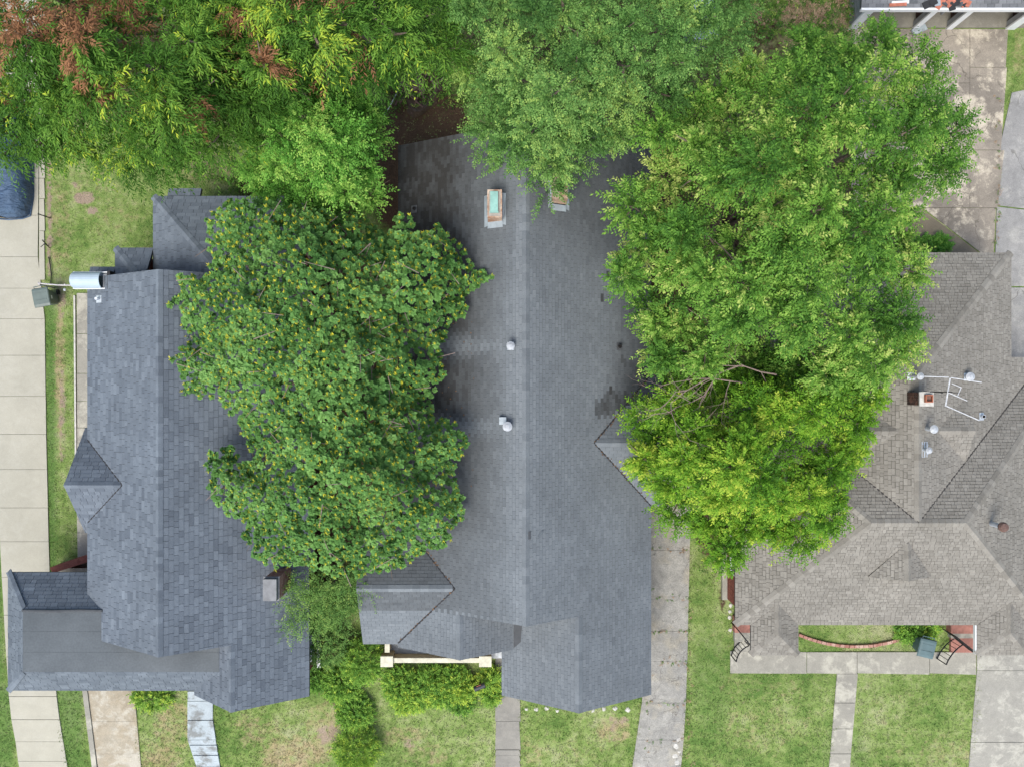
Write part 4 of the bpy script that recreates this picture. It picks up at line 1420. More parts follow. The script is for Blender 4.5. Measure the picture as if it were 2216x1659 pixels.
# brick courses on the west wall, the face that shows
m = MB()
z, kk = 0.0, 0
while z < 2.8:
    y = -9.25 - (0.11 if kk % 2 else 0)
    while y < -5.2:
        a, b2 = max(y, -9.25), min(y + .212, -5.2)
        if b2 - a > .03:
            m.box(9.262 + random.uniform(0, .004), 9.283, a, b2, z, z + .064)
        y += .224
    z += .076
    kk += 1
bw = m.build('bricks', M_BRICK, wl_)
bw['kind'] = 'stuff'
m = MB()
m.box(9.05, 9.2795, -9.3, -5.0, -.2, .22)
m.build('plinth', M_CONC_W, rh)
for y in (-7.5, -6.0):
    window(rh, (9.245, y, 1.7), 'x-', .8, 1.2)
for x in (12.5, 14.5, 16.5):
    window(rh, (x, -9.27, 1.7), 'y-', 1.0, 1.3)
m = MB(); m.box(18.47, 18.52, -10.78, -9.62, 2.83, 3.0); m.build('fascia', M_WHITE, rh)
for xm in (11.2, 20.4):
    m = MB()
    m.box(xm - .06, xm + .06, -10.55, -10.43, .3, 3.0)
    m.build('porch_post', M_WHITE, rh)
for (a, b2) in (((15.1, -5.17, 5.392), (20.9, .2, 2.5)), ((15.1, -5.17, 5.392), (10.4, -.82, 3.04))):
    m = MB()
    m.bar(Vector(a) + Vector((0, 0, .012)), Vector(b2) + Vector((0, 0, .012)), .06, .02)
    m.build('valley_strip', M_DECK_R, rh)
# chimney with crown and flue
ch = brick_shaft('chimney', rh, 14.98, -.56, .46, .46, 4.9, 6.22, M_BRICK_D, label='dark brick chimney with pale crown and terracotta flue')
m = MB()
m.box(14.72, 15.24, -.82, -.30, 6.22, 6.29)
m.build('crown', M_STONE, ch)
m = MB()
for (a, b2, c_, d_) in ((14.88, 15.16, -.66, -.62), (14.88, 15.16, -.42, -.38), (14.88, 14.92, -.62, -.42), (15.12, 15.16, -.62, -.42)):
    m.box(a, b2, c_ - .02, d_ - .02, 6.29, 6.42)
m.build('flue', M_FLUE, ch)
m = MB(); m.box(14.92, 15.12, -.64, -.44, 6.291, 6.30); m.build('flue_bottom', M_RUST, ch)
# vents on the grey roof
p = P(1988, 814, 5.9); roof_vent(rh, p.x, p.y, zgw(p.x, 0), .75, .075, M_GALV, nx=.5)
p = P(2114, 815, 5.0); roof_vent(rh, p.x, p.y, zge(p.x, 0), .3, .10, M_GALV, nx=-.5)
p = P(2026, 928, 5.8); roof_vent(rh, p.x - .08, p.y, zge(p.x, 0), .62, .09, M_GALV, nx=-.5, base=.26)
p = P(2014, 974, 5.7); roof_vent(rh, p.x - .05, p.y, zge(p.x, 0), .42, .07, M_GALV, nx=-.5, base=.24)
p = P(2144, 902, 4.5); roof_vent(rh, p.x, p.y, zge(p.x, 0), .22, .075, M_GALV, cap=False, nx=-.5)
p = P(2180, 1138, 5.4)
m = MB()
m.tube([(p.x - .25, p.y, ze(p.x - .25, 0) - .05), (p.x - .25, p.y, 5.45)], .09, 12)
tv = m.build('turbine_vent', M_GALV, rh)
m = MB()
m.lathe((p.x - .25, p.y, 5.45), [(.10, -.02), (.17, .04), (.19, .14), (.15, .24), (.05, .28)], 12)
m.build('turbine', M_RUST, tv)
hard_xy(9.2, 23, -9.4, -1); hard_xy(10.6, 20, -1, 5)
# east of the wing a low wall strip closes the notch
# television antenna
an = thing('television_antenna', (15.35, -.3, 4.9), 'white television antenna on a thin mast beside the dark brick chimney', 'antenna')
AZ = 8.0
m = MB()
bp = P(2052, 848, AZ)
m.tube([(15.32, -.31, 5.28), (15.32, -.31, 6.4), (15.42, -.33, 6.55), (bp.x - .02, bp.y, 6.75), (bp.x, bp.y, AZ + .25)], .018, 6)
m.build('mast', M_BLACK, an)
for (a, b2, w, dz) in (((2056, 818), (2046, 879), .026, 0), ((1990, 814), (2053, 816), .017, .02), ((2058, 817), (2124, 827), .017, .02), ((2048, 878), (2119, 909), .018, .02),
                       ((2060, 830), (2080, 838), .013, .02), ((2080, 838), (2072, 857), .013, .02), ((2052, 849), (2093, 867), .014, .04)):
    m = MB()
    m.tube([P(*a, AZ + dz), P(*b2, AZ + dz)], w, 6)
    m.build('boom' if w > .025 else 'element', M_ANT, an)
m = MB(); m.tube([P(2052, 848, AZ), P(2078, 850, AZ + .0)], .012, 6); m.build('boom', M_BLACK, an)

# ================================================================== GARAGE top right
ga = thing('garage', (18.5, 18, 0), 'open fronted grey garage with white posts behind the right house', 'garage')
RG = Roof(M_SH_G, M_DECK, 0.16, [0.3], 0.012, tint=lambda p, w: random.random(), regular=True)
RG.plane([(14.1, 15.15), (26, 15.15), (26, 22), (14.1, 22)], lambda x, y: 2.55 + .16 * (y - 15.15), deck=.12)
RG.finish(ga, 120)
m = MB()
m.box(14.6, 14.75, 15.35, 22, -.1, 2.45)
m.build('wall', m_plain('grey_siding', (0.24, 0.27, 0.265), .8, .2, 5), ga)
for i in range(13):     # weatherboards of the side wall
    z = .05 + i * .18
    m = MB()
    m.obox((14.585, 18.66, z + .09), (.006, 0, .0), (0, 3.3, 0), (-.012, 0, .088))
    m.build('board', bpy.data.materials['grey_siding'], ga)
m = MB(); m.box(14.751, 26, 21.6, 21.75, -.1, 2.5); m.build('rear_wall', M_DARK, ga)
for x in (17.45, 18.95, 21.65):
    m = MB()
    m.box(x, x + .06, 15.7, 21.59, -.1, 2.4)
    m.build('partition', M_BRICK_D, ga)
for x, w in ((14.68, .30), (17.38, .18), (18.86, .2), (21.5, .34)):
    m = MB()
    m.box(x - w / 2 + .04, x + w / 2, 15.36, 15.62, .0, 2.42)
    pz = m.build('post', M_PIPE_GREY, ga)
    m = MB()
    m.box(x - w / 2, x + w / 2 + .06, 15.28, 15.359, .0, 2.42)
    m.build('trim', M_WHITE, pz)
m = MB(); m.box(18.5, 18.58, 15.9, 16.5, 0, 1.9); m.build('door_jamb', M_PIPE_GREY, ga)
m = MB(); m.box(14.1, 26, 15.05, 15.14, 2.38, 2.58); m.build('fascia', M_WHITE, ga)
m = MB(); m.tube([(21.5, 15.02, 2.5), (22.2, 15.02, 2.47), (22.8, 14.98, 2.52), (23.5, 15.0, 2.5)], .02, 6); m.build('gutter_bracket', M_STONE, ga)
m = MB(); m.box(14.75, 26, 15.36, 21.6, -.1, .07); m.build('floor', M_CONC_G, ga)
hard_xy(14.4, 26, 15.2, 22)
m = MB(); m.obox(P(1988, 66, .1) + Vector((0, 0, .05)), (.28, .13, 0), (-.06, .12, 0), (0, 0, .06)); tag(m.build('concrete_block', M_PAINTED), 'pale blue block lying at the foot of a garage post', 'block')
# rubble on the garage roof edge
rb = thing('roof_rubble', (20.6, 15.5, 2.6), 'red and dark broken pieces heaped on the garage roof edge', 'rubble')
for i in range(16):
    px, py = random.uniform(2010, 2100), random.uniform(0, 12)
    p = P(px, py, 2.75)
    m = MB()
    a = random.uniform(0, 3)
    s1, s2 = random.uniform(.08, .3), random.uniform(.05, .14)
    m.obox((p.x, max(p.y, 15.3), 2.55 + .16 * (max(p.y, 15.3) - 15.15) + .05), (s1 * math.cos(a), s1 * math.sin(a), random.uniform(-.03, .03)), (-s2 * math.sin(a), s2 * math.cos(a), 0), (0, 0, .025))
    m.build('piece', random.choice([M_RUBBLE, M_RUBBLE, M_TAR, M_DECK, M_FLASH]), rb)
for (px, py) in ((1950, 4), (1945, 9)):
    m = MB(); p = P(px, py, 2.75); m.obox((p.x, p.y, 2.68), (.35, .02, 0), (0, .06, .01), (0, 0, .012))
    m.build('piece', M_WHITE if py < 6 else M_RUBBLE, rb)

# corrugated shed under the trees at the top
sh = thing('shed', (7.9, 16, 0), 'small shed with pale corrugated metal roof among the trees', 'shed')
n = 40
x0, x1 = 7.3, 8.35
vs, fs = [], []
for i in range(n + 1):
    x = x0 + (x1 - x0) * i / n
    z = 2.5 + .02 * math.cos(i * math.pi / 2 * 1.0) * 1.0
    vs += [(x, 13.9, z), (x, 19.5, z + .35)]
fs = [[2 * i, 2 * i + 2, 2 * i + 3, 2 * i + 1] for i in range(n)]
mesh_obj('roof', vs, fs, m_plain('corrugated_metal', (0.58, 0.60, 0.66), .45, .15, 3, .3, .5), sh)
m = MB(); m.box(7.4, 8.25, 14.1, 19.4, -.1, 2.42); m.build('wall', M_PIPE_GREY, sh)

# ================================================================== SMALL THINGS


def wheelie_bin(center_top, yaw, mat, label, zt=1.0):
    """two-wheeled refuse bin; centre of its lid at height zt"""
    c = Vector((center_top.x, center_top.y, 0))
    gz_ = float(tz(c.y)) + 0.06
    o = thing('wheelie_bin', (c.x, c.y, gz_), label, 'bin', 'green wheeled refuse bins')
    R = Matrix.Rotation(yaw, 4, 'Z')

    def T(v): return R @ Vector(v) + Vector((c.x, c.y, gz_))
    m = MB()
    rings = []
    for z, w, d in ((0.05, .22, .25), (.5, .26, .30), (.9, .30, .34), (.93, .325, .365), (zt - .02, .325, .365)):
        pts = []
        for k in range(16):
            a = 2 * math.pi * k / 16
            cx_, sy_ = math.cos(a), math.sin(a)
            e_ = 0.35
            pts.append(T((w * math.copysign(abs(cx_) ** e_, cx_), d * math.copysign(abs(sy_) ** e_, sy_), z)))
        rings.append(pts)
    vs = [p for r in rings for p in r]
    fs = [[j * 16 + k, j * 16 + (k + 1) % 16, (j + 1) * 16 + (k + 1) % 16, (j + 1) * 16 + k] for j in range(4) for k in range(16)] + [[15 - k for k in range(16)]]
    m.add(vs, fs)
    body = m.build('body', mat, o)
    m = MB()
    prof = [(-.40, zt - .04), (-.40, zt + .02), (-.30, zt + .055), (.28, zt + .075), (.36, zt + .06), (.39, zt)]
    vs, fs = [], []
    for y, z in prof:
        for x, dz in ((-.35, -.035), (-.32, 0), (-.24, .008), (.24, .008), (.32, 0), (.35, -.035)):
            vs.append(T((x, y, z + dz)))
    for j in range(len(prof) - 1):
        for k in range(5):
            a = j * 6 + k
            fs.append([a, a + 1, a + 7, a + 6])
    fs.append([k for k in range(6)][::-1])
    fs.append([(len(prof) - 1) * 6 + k for k in range(6)])
    m.add(vs, fs)
    lid = m.build('lid', mat, o)
    for y in (-.12, .16):
        m = MB()
        m.obox(T((0, y, zt + .082)), R.to_3x3() @ Vector((.24, 0, 0)), R.to_3x3() @ Vector((0, .012, 0)), (0, 0, .008))
        m.build('lid_rib', mat, lid)
    m = MB()
    m.tube([T((-.25, .38, zt - .02)), T((-.25, .47, zt)), T((.25, .47, zt)), T((.25, .38, zt - .02))], .018, 8)
    m.build('handle', mat, o)
    for s_ in (-1, 1):
        m = MB()
        m.tube([T((s_ * .26, .26, .12)), T((s_ * .32, .26, .12))], .12, 16)
        m.build('wheel', M_BLACK, o)
    m = MB()
    m.obox(T((.285, -.02, .72)), R.to_3x3() @ Vector((.004, 0, 0)), R.to_3x3() @ Vector((0, .07, 0)), (0, 0, .05))
    m.build('emblem', M_WHITE, body)
    return o


wheelie_bin(P(90, 643, 1.05), math.radians(10), M_BIN, 'dull green wheeled bin standing at the pale driveway edge')
wheelie_bin(P(2005, 1401, 1.05), math.radians(-13), M_BIN2, 'teal green wheeled bin beside the right brick steps')

# covered car
cc = thing('covered_car', (-21.72, 9.6, 0.06), 'parked car under a wrinkled blue fabric cover on the driveway', 'car')
ny_, nu = 60, 40
Yc = np.linspace(7.15, 12.0, ny_)
vs, fs = [], []
for j, y in enumerate(Yc):
    q = (y - Yc[0]) / (Yc[-1] - Yc[0])
    hgt = np.interp(q, [0, .02, .05, .2, .30, .42, .75, .9, .98, 1], [.25, .78, .92, 1.02, 1.15, 1.5, 1.52, 1.1, .85, .3])
    wid = np.interp(q, [0, .03, .12, .5, .9, .97, 1], [.62, .84, .98, 1.02, .98, .85, .6])
    top = np.interp(q, [0, .2, .42, .75, 1], [.85, .84, .62, .62, .85])
    for i in range(nu + 1):
        a = math.pi * i / nu
        cx_, sz_ = math.cos(a), math.sin(a)
        ex = .42
        X = wid * math.copysign(abs(cx_) ** ex, cx_)
        Z = hgt * abs(sz_) ** .42
        X *= lerp(1.06, top + .08, (Z / max(hgt, .1)) ** 3)
        w_ = .15 * (fbm(X * 1.2 + 3, y * 1.8 + X * .8, 1.6, 71) - .5) + .16 * (vnoise(y * 2.0 + X * 1.4, X * .6, 1.8, 77) - .5) * (1 - .5 * abs(cx_))
        vs.append((-21.72 - X * (1 + w_ * .6), y + w_, .06 + max(0.0, Z + w_ * 1.3 * sz_)))
for j in range(ny_ - 1):
    for i in range(nu):
        a = j * (nu + 1) + i
        fs.append([a, a + 1, a + nu + 2, a + nu + 1])
fs.append([i for i in range(nu + 1)]); fs.append([(ny_ - 1) * (nu + 1) + i for i in range(nu, -1, -1)])
mesh_obj('cover', vs, fs, M_COVER, cc, smooth=True)
m = MB()
m.tube([(-21.72 - .9, 7.18, .1), (-21.72 - .55, 7.1, .12), (-21.72, 7.06, .11), (-21.72 + .6, 7.1, .13), (-21.72 + .92, 7.22, .1), (-21.72 + 1.04, 8.0, .1), (-21.72 + 1.06, 10, .1)], .035, 6)
m.build('hem', M_COVER, cc)
for s_ in (-1, 1):
    for y in (8.1, 10.9):
        m = MB()
        m.tube([(-21.72 + s_ * .62, y, .38), (-21.72 + s_ * .82, y, .38)], .31, 16)
        m.build('wheel', M_BLACK, cc)

# fence remains at the driveway edge
fences = [('leaning black fence post by the covered car', (111, 473), (82, 463)), ('crooked black fence post with a side rod by the back lawn', (104, 533), (92, 520))]
for i, (lb, b0, t0) in enumerate(fences):
    o = thing('fence_post', G(*b0), lb, 'post', 'old fence posts')
    m = MB()
    m.tube([G(*b0, -.05), P(*t0, 1.0)], .025, 6)
    m.build('post', M_BLACK, o)
    if i == 1:
        m = MB(); m.tube([G(108, 537, .1), P(97, 527, .6), P(88, 535, .5)], .02, 6); m.build('rod', M_BLACK, o)
m = MB()
pts = [G(105, 556, .08), G(109, 575, .1), G(111, 592, .09), G(110, 616, .1)]
m.tube(pts, .025, 6)
tag(m.build('black_hose', M_BLACK), 'short black hose on the soil strip by the back lawn', 'hose')
fg = thing('fence_gate', G(120, 618), 'thin galvanised rail between the driveway and the barrel hood', 'fence')
m = MB(); m.tube([P(82, 613, 1.15), P(125, 617, 1.15), P(205, 618, 1.15)], .03, 8); m.build('rail', M_CHAIN, fg)
for x in (86, 141, 200):
    m = MB(); q = P(x, 616, 1.15); m.tube([(q.x, q.y, -.1), (q.x, q.y, 1.2)], .03, 8); m.build('post', M_CHAIN, fg)
m = MB(); q = P(141, 621, 1.0); m.lathe((q.x, q.y - .12, 1.0), [(.05, 0), (.06, .05), (.02, .09)], 10); m.build('latch', M_GALV, fg)

# brick edging curve in the right front garden
be = thing('brick_edging', G(1850, 1390), 'curved row of pinkish bricks edging the front garden bed', 'edging')
pts = [(1727, 1371), (1750, 1380), (1780, 1389), (1815, 1395), (1850, 1397), (1885, 1395), (1920, 1389), (1955, 1379), (1985, 1364), (2000, 1352)]
arc = [G(*p, .0) for p in pts]
L = [0]
for a, b2 in zip(arc[:-1], arc[1:]): L.append(L[-1] + (b2 - a).length)
nb = int(L[-1] / .2)
bm_ = None
for i in range(nb):
    def at(d):
        k_ = max(0, min(len(L) - 2, int(np.searchsorted(L, d)) - 1))
        return arc[k_].lerp(arc[k_ + 1], (d - L[k_]) / (L[k_ + 1] - L[k_]))
    d0 = L[-1] * i / nb
    p0, p1 = at(d0), at(d0 + L[-1] / nb)
    dv = (p1 - p0).normalized()
    if bm_ is None:
        m = MB(); m.box(-.092, .092, -.06, .06, -.06, .13)
        ob = m.build('brick', M_BRICK_P, be)
        ob.matrix_parent_inverse = Matrix.Identity(4)
        bm_ = ob.data
    else:
        ob = bpy.data.objects.new('brick', bm_); SC.collection.objects.link(ob); ob.parent = be
    ob.location = (p0 + p1) / 2 - WLOC[be.name] + Vector((0, 0, random.uniform(-.01, .015)))
    ob.rotation_euler = (random.uniform(-.04, .04), random.uniform(-.04, .04), math.atan2(dv.y, dv.x) + random.uniform(-.05, .05))


# iron railings and brick steps
def railing(label, a, b2, n_, bow, z0=.25, z1=1.15, slope=0.0, scroll=False):
    """a, b2: pixel ends of the bottom rail"""
    A, B = P(*a, z0), P(*b2, z0)
    o = thing('iron_railing', (A + B) / 2 - Vector((0, 0, z0)), label, 'railing', 'wrought iron railings')
    s_ = (B - A).cross(Vector((0, 0, 1))).normalized()
    f = lambda q: A.lerp(B, q) + s_ * bow * 4 * q * (1 - q)
    for nm, z in (('top_rail', z1), ('bottom_rail', z0)):
        m = MB(); m.tube([Vector((f(k / 8).x, f(k / 8).y, z - slope * k / 8)) for k in range(9)], .028, 6); m.build(nm, M_BLACK, o)
    for k in range(n_ + 1):
        q = f(k / n_)
        m = MB(); m.tube([(q.x, q.y, z0 - (.25 if k in (0, n_) else 0) - slope * k / n_), (q.x, q.y, z1 - slope * k / n_)], .024 if k in (0, n_) else .014, 5); m.build('post' if k in (0, n_) else 'baluster', M_BLACK, o)
    if scroll:
        for k in range(n_):
            q = f((k + .5) / n_)
            zc_ = (z0 + z1) / 2 - slope * (k + .5) / n_
            d_ = (B - A).normalized()
            m = MB(); m.tube([q - Vector((0, 0, q.z)) + d_ * .05 * math.cos(t_) + Vector((0, 0, zc_ + .1 * math.sin(t_))) for t_ in np.linspace(0, 6.28, 9)], .010, 4); m.build('scroll', M_BLACK, o)


railing('black iron railing, straight one on the steps by the brick corner', (1586, 1350), (1617, 1388), 6, 0, scroll=True)
railing('black iron railing, bowed one over the lawn by the left steps', (1583, 1418), (1610, 1384), 6, -.12, .15, .95)
railing('black iron railing, straight one along the right brick steps', (2044, 1362), (2098, 1405), 9, 0, scroll=True)
railing('black iron railing, bowed one next to the teal bin', (2028, 1424), (2066, 1380), 6, -.1, .15, .95)
for lb, x0, x1, rows in (('narrow red brick steps at the left end of the grey roofed house', 1590, 1632, [(1335, 1368, .42, M_TILE), (1368, 1388, .28, M_CONC_W), (1388, 1410, .14, M_CONC_W)]),
                         ('red tiled steps beside the teal bin', 2058, 2118, [(1335, 1370, .42, M_TILE), (1370, 1380, .30, M_CONC_W), (1380, 1411, .16, M_TILE)])):
    o = thing('brick_steps', P((x0 + x1) / 2, 1390), lb, 'steps', None)
    for y0, y1, h, mt in rows:
        a, b2 = P(x0, y1, h), P(x1, y0, h)
        m = MB(); m.box(a.x, b2.x, a.y, b2.y, -.15, h); m.build('step', mt, o)
m = MB()
for i in range(4):
    m.tube([P(2019 + 3 * math.cos(t_) * 3, 1364 + 3 * math.sin(t_) * 3, .12 + .05 * i) for t_ in np.linspace(0, 6.1, 16)], .028, 6)
tag(m.build('hose_coil', M_BLACK), 'coiled black garden hose behind the teal bin', 'hose')


# stones
def stone(px, py, r, label, group, mat=M_STONE, h=.5):
    c = G(px, py)
    m = MB()
    n_, vs, fs = 9, [], []
    rr = [r * random.uniform(.75, 1.2) for _ in range(n_)]
    for zz, sc_ in ((-.06, 1.0), (r * h * .55, .92), (r * h, .55)):
        for k_ in range(n_):
            a = 2 * math.pi * k_ / n_
            vs.append(c + Vector((rr[k_] * sc_ * math.cos(a), rr[k_] * sc_ * math.sin(a), zz + random.uniform(-.01, .01))))
    for j in range(2):
        for k_ in range(n_):
            fs.append([j * n_ + k_, j * n_ + (k_ + 1) % n_, (j + 1) * n_ + (k_ + 1) % n_, (j + 1) * n_ + k_])
    fs.append([2 * n_ + k_ for k_ in range(n_)])
    m.add(vs, fs)
    o = m.build('stone', mat)
    tag(o, label, 'stone', group)


xs_ = [1139, 1160, 1183, 1206, 1283, 1307, 1331, 1358]
nm_ = ['first', 'second', 'third', 'fourth', 'fifth', 'sixth', 'seventh', 'last']
for x, w in zip(xs_, nm_):
    stone(x, 1533 + (3 if 1200 < x < 1300 else -1) + random.uniform(-2, 2), random.uniform(.08, .125), f'{w} pale edging stone from the front walk under the middle gable', 'pale stones under the middle gable')
for i, (x, y, r) in enumerate([(1468, 1597, .13), (1462, 1611, .16), (1469, 1622, .12), (1460, 1632, .15), (1465, 1646, .17)]):
    stone(x, y, r, f'{nm_[i]} white stone down from the top of the row on the cracked driveway edge', 'white stones on the driveway edge')
for i, (x, y) in enumerate([(1581, 1309), (1580, 1322), (1579, 1335), (1580, 1362)]):
    stone(x, y, .09, f'{nm_[i]} small rock from the top beside the brick corner wall', 'rocks at the brick wall foot')

# mailbox in the shrubs
mb = thing('mailbox', G(1035, 1488), 'black mailbox with a red flag standing in the front shrubs', 'mailbox')
c = P(1038, 1486, 1.1)
a = math.radians(22)
d, e = Vector((math.cos(a), math.sin(a), 0)), Vector((-math.sin(a), math.cos(a), 0))
m = MB(); m.tube([(c.x, c.y, -.6), (c.x, c.y, 1.0)], .045, 8); m.build('post', M_BLACK, mb)
vs, fs = [], []
for s_ in (-.24, .24):
    for k_ in range(9):
        t_ = math.pi * k_ / 8
        vs.append(Vector((c.x, c.y, 1.1)) + d * s_ + e * (.10 * math.cos(t_)) + Vector((0, 0, .09 * math.sin(t_))))
    vs.append(Vector((c.x, c.y, .98)) + d * s_ - e * .10); vs.append(Vector((c.x, c.y, .98)) + d * s_ + e * .10)
fs = [[k_, (k_ + 1) % 11, (k_ + 1) % 11 + 11, k_ + 11] for k_ in range(11)] + [list(range(10, -1, -1)), list(range(11, 22))]
m = MB(); m.add(vs, fs); m.build('box', m_plain('black_enamel', (0.03, 0.033, 0.04), .35, .1), mb)
m = MB(); m.obox(Vector((c.x, c.y, 1.17)) + e * .10, d * .10, e * .008, (0, 0, .03)); m.build('flag', M_RUBBLE, mb)

# brush pile and a fallen pole behind the middle house
bp_ = thing('brush_pile', G(912, 195), 'round heap of dark logs and brush in the shaded back yard', 'brush pile')
m = MB(); c = G(912, 195)
vs, fs = [], []
n_ = 20
for zz, r in ((.02, .95), (.28, .8), (.12, .55), (-.02, .3)):
    for k_ in range(n_):
        t_ = 2 * math.pi * k_ / n_
        rr = r * (1 + .16 * math.sin(3 * t_ + r) + random.uniform(-.08, .08))
        vs.append(c + Vector((rr * math.cos(t_) * .95, rr * math.sin(t_) * 1.15, zz + random.uniform(0, .08))))
for j in range(3):
    for k_ in range(n_):
        fs.append([j * n_ + k_, j * n_ + (k_ + 1) % n_, (j + 1) * n_ + (k_ + 1) % n_, (j + 1) * n_ + k_])
fs.append([3 * n_ + k_ for k_ in range(n_)])
m.add(vs, fs); m.build('heap', m_plain('dark_mulch', (0.07, 0.05, 0.035), .95, .5, 9), bp_)
for i in range(22):
    t_ = random.uniform(0, 6.28)
    r = random.uniform(.1, .8)
    q = c + Vector((r * math.cos(t_), r * math.sin(t_) * 1.1, random.uniform(.2, .42)))
    a = random.uniform(0, 3.14)
    l_ = random.uniform(.25, .75)
    m = MB(); m.tube([q - Vector((l_ * math.cos(a), l_ * math.sin(a), .05)), q + Vector((l_ * math.cos(a), l_ * math.sin(a), .05))], [random.uniform(.03, .08), .025], 6)
    m.build('log', random.choice([M_BARK, M_TWIG, M_BARK, M_RUST]), bp_)
m = MB(); m.tube([G(866, 188, .1), G(845, 228, .14), G(824, 264, .1)], .022, 6)
tag(m.build('white_pole', M_WHITE), 'thin white pole lying on the shaded soil', 'pole')

# fallen leaves caught in valleys and on the dark roof edges
V_, F_ = [], []
rl = random.Random(5)
spots = []
for _ in range(45):
    q = rl.random(); spots.append((lerp(3.15, 5.4, q) + rl.gauss(0, .03), lerp(-2.2, .25, q) + rl.gauss(0, .04)))
    if rl.random() < .6:
        q = rl.random(); spots.append((lerp(3.15, 5.4, q) + rl.gauss(0, .03), lerp(-2.3, -4.7, q) + rl.gauss(0, .03)))
        q = rl.random(); spots.append((lerp(-2.25, -4.4, q) + rl.gauss(0, .03), lerp(-7.6, -5.3, q) + rl.gauss(0, .03)))
        q = rl.random(); spots.append((lerp(-2.25, -4.4, q) + rl.gauss(0, .03), lerp(-7.85, -10.1, q) + rl.gauss(0, .02)))
for _ in range(90):
    spots.append((rl.uniform(-3.6, -1.4), rl.uniform(-5, 5)))
for x, y in spots:
    z = zm(x, y)
    if x < -2 and abs(y + 7.75) < 2.5: z = max(z, zmc(x, y))
    if x > 3 and abs(y + 2.24) < 2.6: z = max(z, zmr(x, y))
    a = rl.uniform(0, 6.28); s_ = rl.uniform(.012, .03)
    b_ = len(V_)
    c_, d_ = math.cos(a) * s_, math.sin(a) * s_
    sx = -.65 if x > .5 else .65
    for (u_, v_) in ((c_ * 1.6, d_ * 1.6), (-d_, c_), (-c_ * 1.6, -d_ * 1.6), (d_, -c_)):
        V_.append((x + u_, y + v_, z + .03 + sx * u_ + rl.uniform(0, .012)))
    F_.append([b_, b_ + 1, b_ + 2, b_ + 3])
tag(mesh_obj('fallen_leaves', V_, F_, M_LEAFLITTER), 'dry brown leaves lying in the valleys of the charcoal roof', 'leaves', kind='stuff')

# ================================================================== FOLIAGE


def unit(a):
    return a / np.maximum(np.linalg.norm(a, axis=1, keepdims=True), 1e-9)


class Leaves:
    def __init__(self):
        self.V, self.F, self.h, self.n = [], [], [], 0

    def blades(self, base, d, s, L, W, hue, fold=0.25, droop=0.0, mid=0.45):
        """one folded blade of two triangles for each row"""
        n = np.cross(s, d)
        L, W = L[:, None], W[:, None]
        m_ = base + d * L * mid
        a = m_ + s * W / 2 + n * W * fold
        b = m_ - s * W / 2 + n * W * fold
        t_ = base + d * L - np.array([0, 0, 1.0]) * droop * L
        N = len(base)
        V = np.stack([base, a, t_, b], 1).reshape(-1, 3)
        i = np.arange(N)[:, None] * 4 + self.n
        F = np.concatenate([i + np.array([[0, 1, 2]]), i + np.array([[0, 2, 3]])], 1).reshape(-1, 3)
        self.V.append(V); self.F.append(F); self.h.append(np.repeat(hue, 2)); self.n += 4 * N

    def sprays(self, start, D, L, K, leaf, droop, hue, ang=0.9, hue_j=0.12, tip=0.0):
        """twigs with leaves set left and right along them"""
        N = len(start)
        down = np.array([0, 0, -1.0])
        for k in range(K):
            t = (k + RNG.uniform(.3, .9, N)) / K
            t = t[:, None]
            pos = start + D * (L[:, None] * t) + down * (droop[:, None] * L[:, None] * t * t)
            tan = unit(D + down * (2 * droop[:, None] * t))
            side = unit(np.cross(tan, np.array([0, 0, 1.0])) + RNG.normal(0, .15, (N, 3)))
            sg = 1 if k % 2 else -1
            a = ang * RNG.uniform(.5, 1.25, N)[:, None]
            if k == K - 1: a = a * .1
            d = unit(tan * np.cos(a) + side * np.sin(a) * sg + down * RNG.uniform(-.05, .45, N)[:, None] + RNG.normal(0, .14, (N, 3)))
            nn = unit(np.cross(side, tan) + RNG.normal(0, .35, (N, 3)))
            s = unit(np.cross(d, nn))
            ll = leaf[0] * RNG.uniform(.7, 1.25, N)
            ww = leaf[1] * RNG.uniform(.75, 1.2, N)
            hh = np.where(hue > 1.5, hue + RNG.normal(0, .15, N), np.clip(hue + RNG.normal(0, hue_j, N) + tip * (t[:, 0] - .5), 0, 1))
            self.blades(pos, d, s, ll, ww, hh, .2, .12)

    def build(self, name, mat, parent):
        V, F, h = np.concatenate(self.V), np.concatenate(self.F), np.concatenate(self.h)
        me = raw_mesh(name, V, F, mat, {'hue': h})
        o = bpy.data.objects.new(name, me)
        _link(o, parent)
        return o


def darts(poly, spacing, n_try, inset):
    xs = [p[0] for p in poly]; ys = [p[1] for p in poly]
    X = RNG.uniform(min(xs), max(xs), n_try); Y = RNG.uniform(min(ys), max(ys), n_try)
    ok = in_poly(X, Y, poly)
    X, Y = X[ok], Y[ok]
    D = poly_dist(X, Y, poly)
    ok = D > inset
    X, Y, D = X[ok], Y[ok], D[ok]
    cell = {}
    out = []
    for x, y, d in zip(X, Y, D):
        k_ = (int(x // spacing), int(y // spacing))
        bad = False
        for i in (-1, 0, 1):
            for j in (-1, 0, 1):
                for q in cell.get((k_[0] + i, k_[1] + j), ()):
                    if (q[0] - x) ** 2 + (q[1] - y) ** 2 < spacing * spacing:
                        bad = True
        if not bad:
            cell.setdefault(k_, []).append((x, y)); out.append((x, y, d))
    return out


def dome(d, dmax, z0, z1):
    q = min(1, d / dmax)
    return z0 + (z1 - z0) * (1 - (1 - q) ** 2)


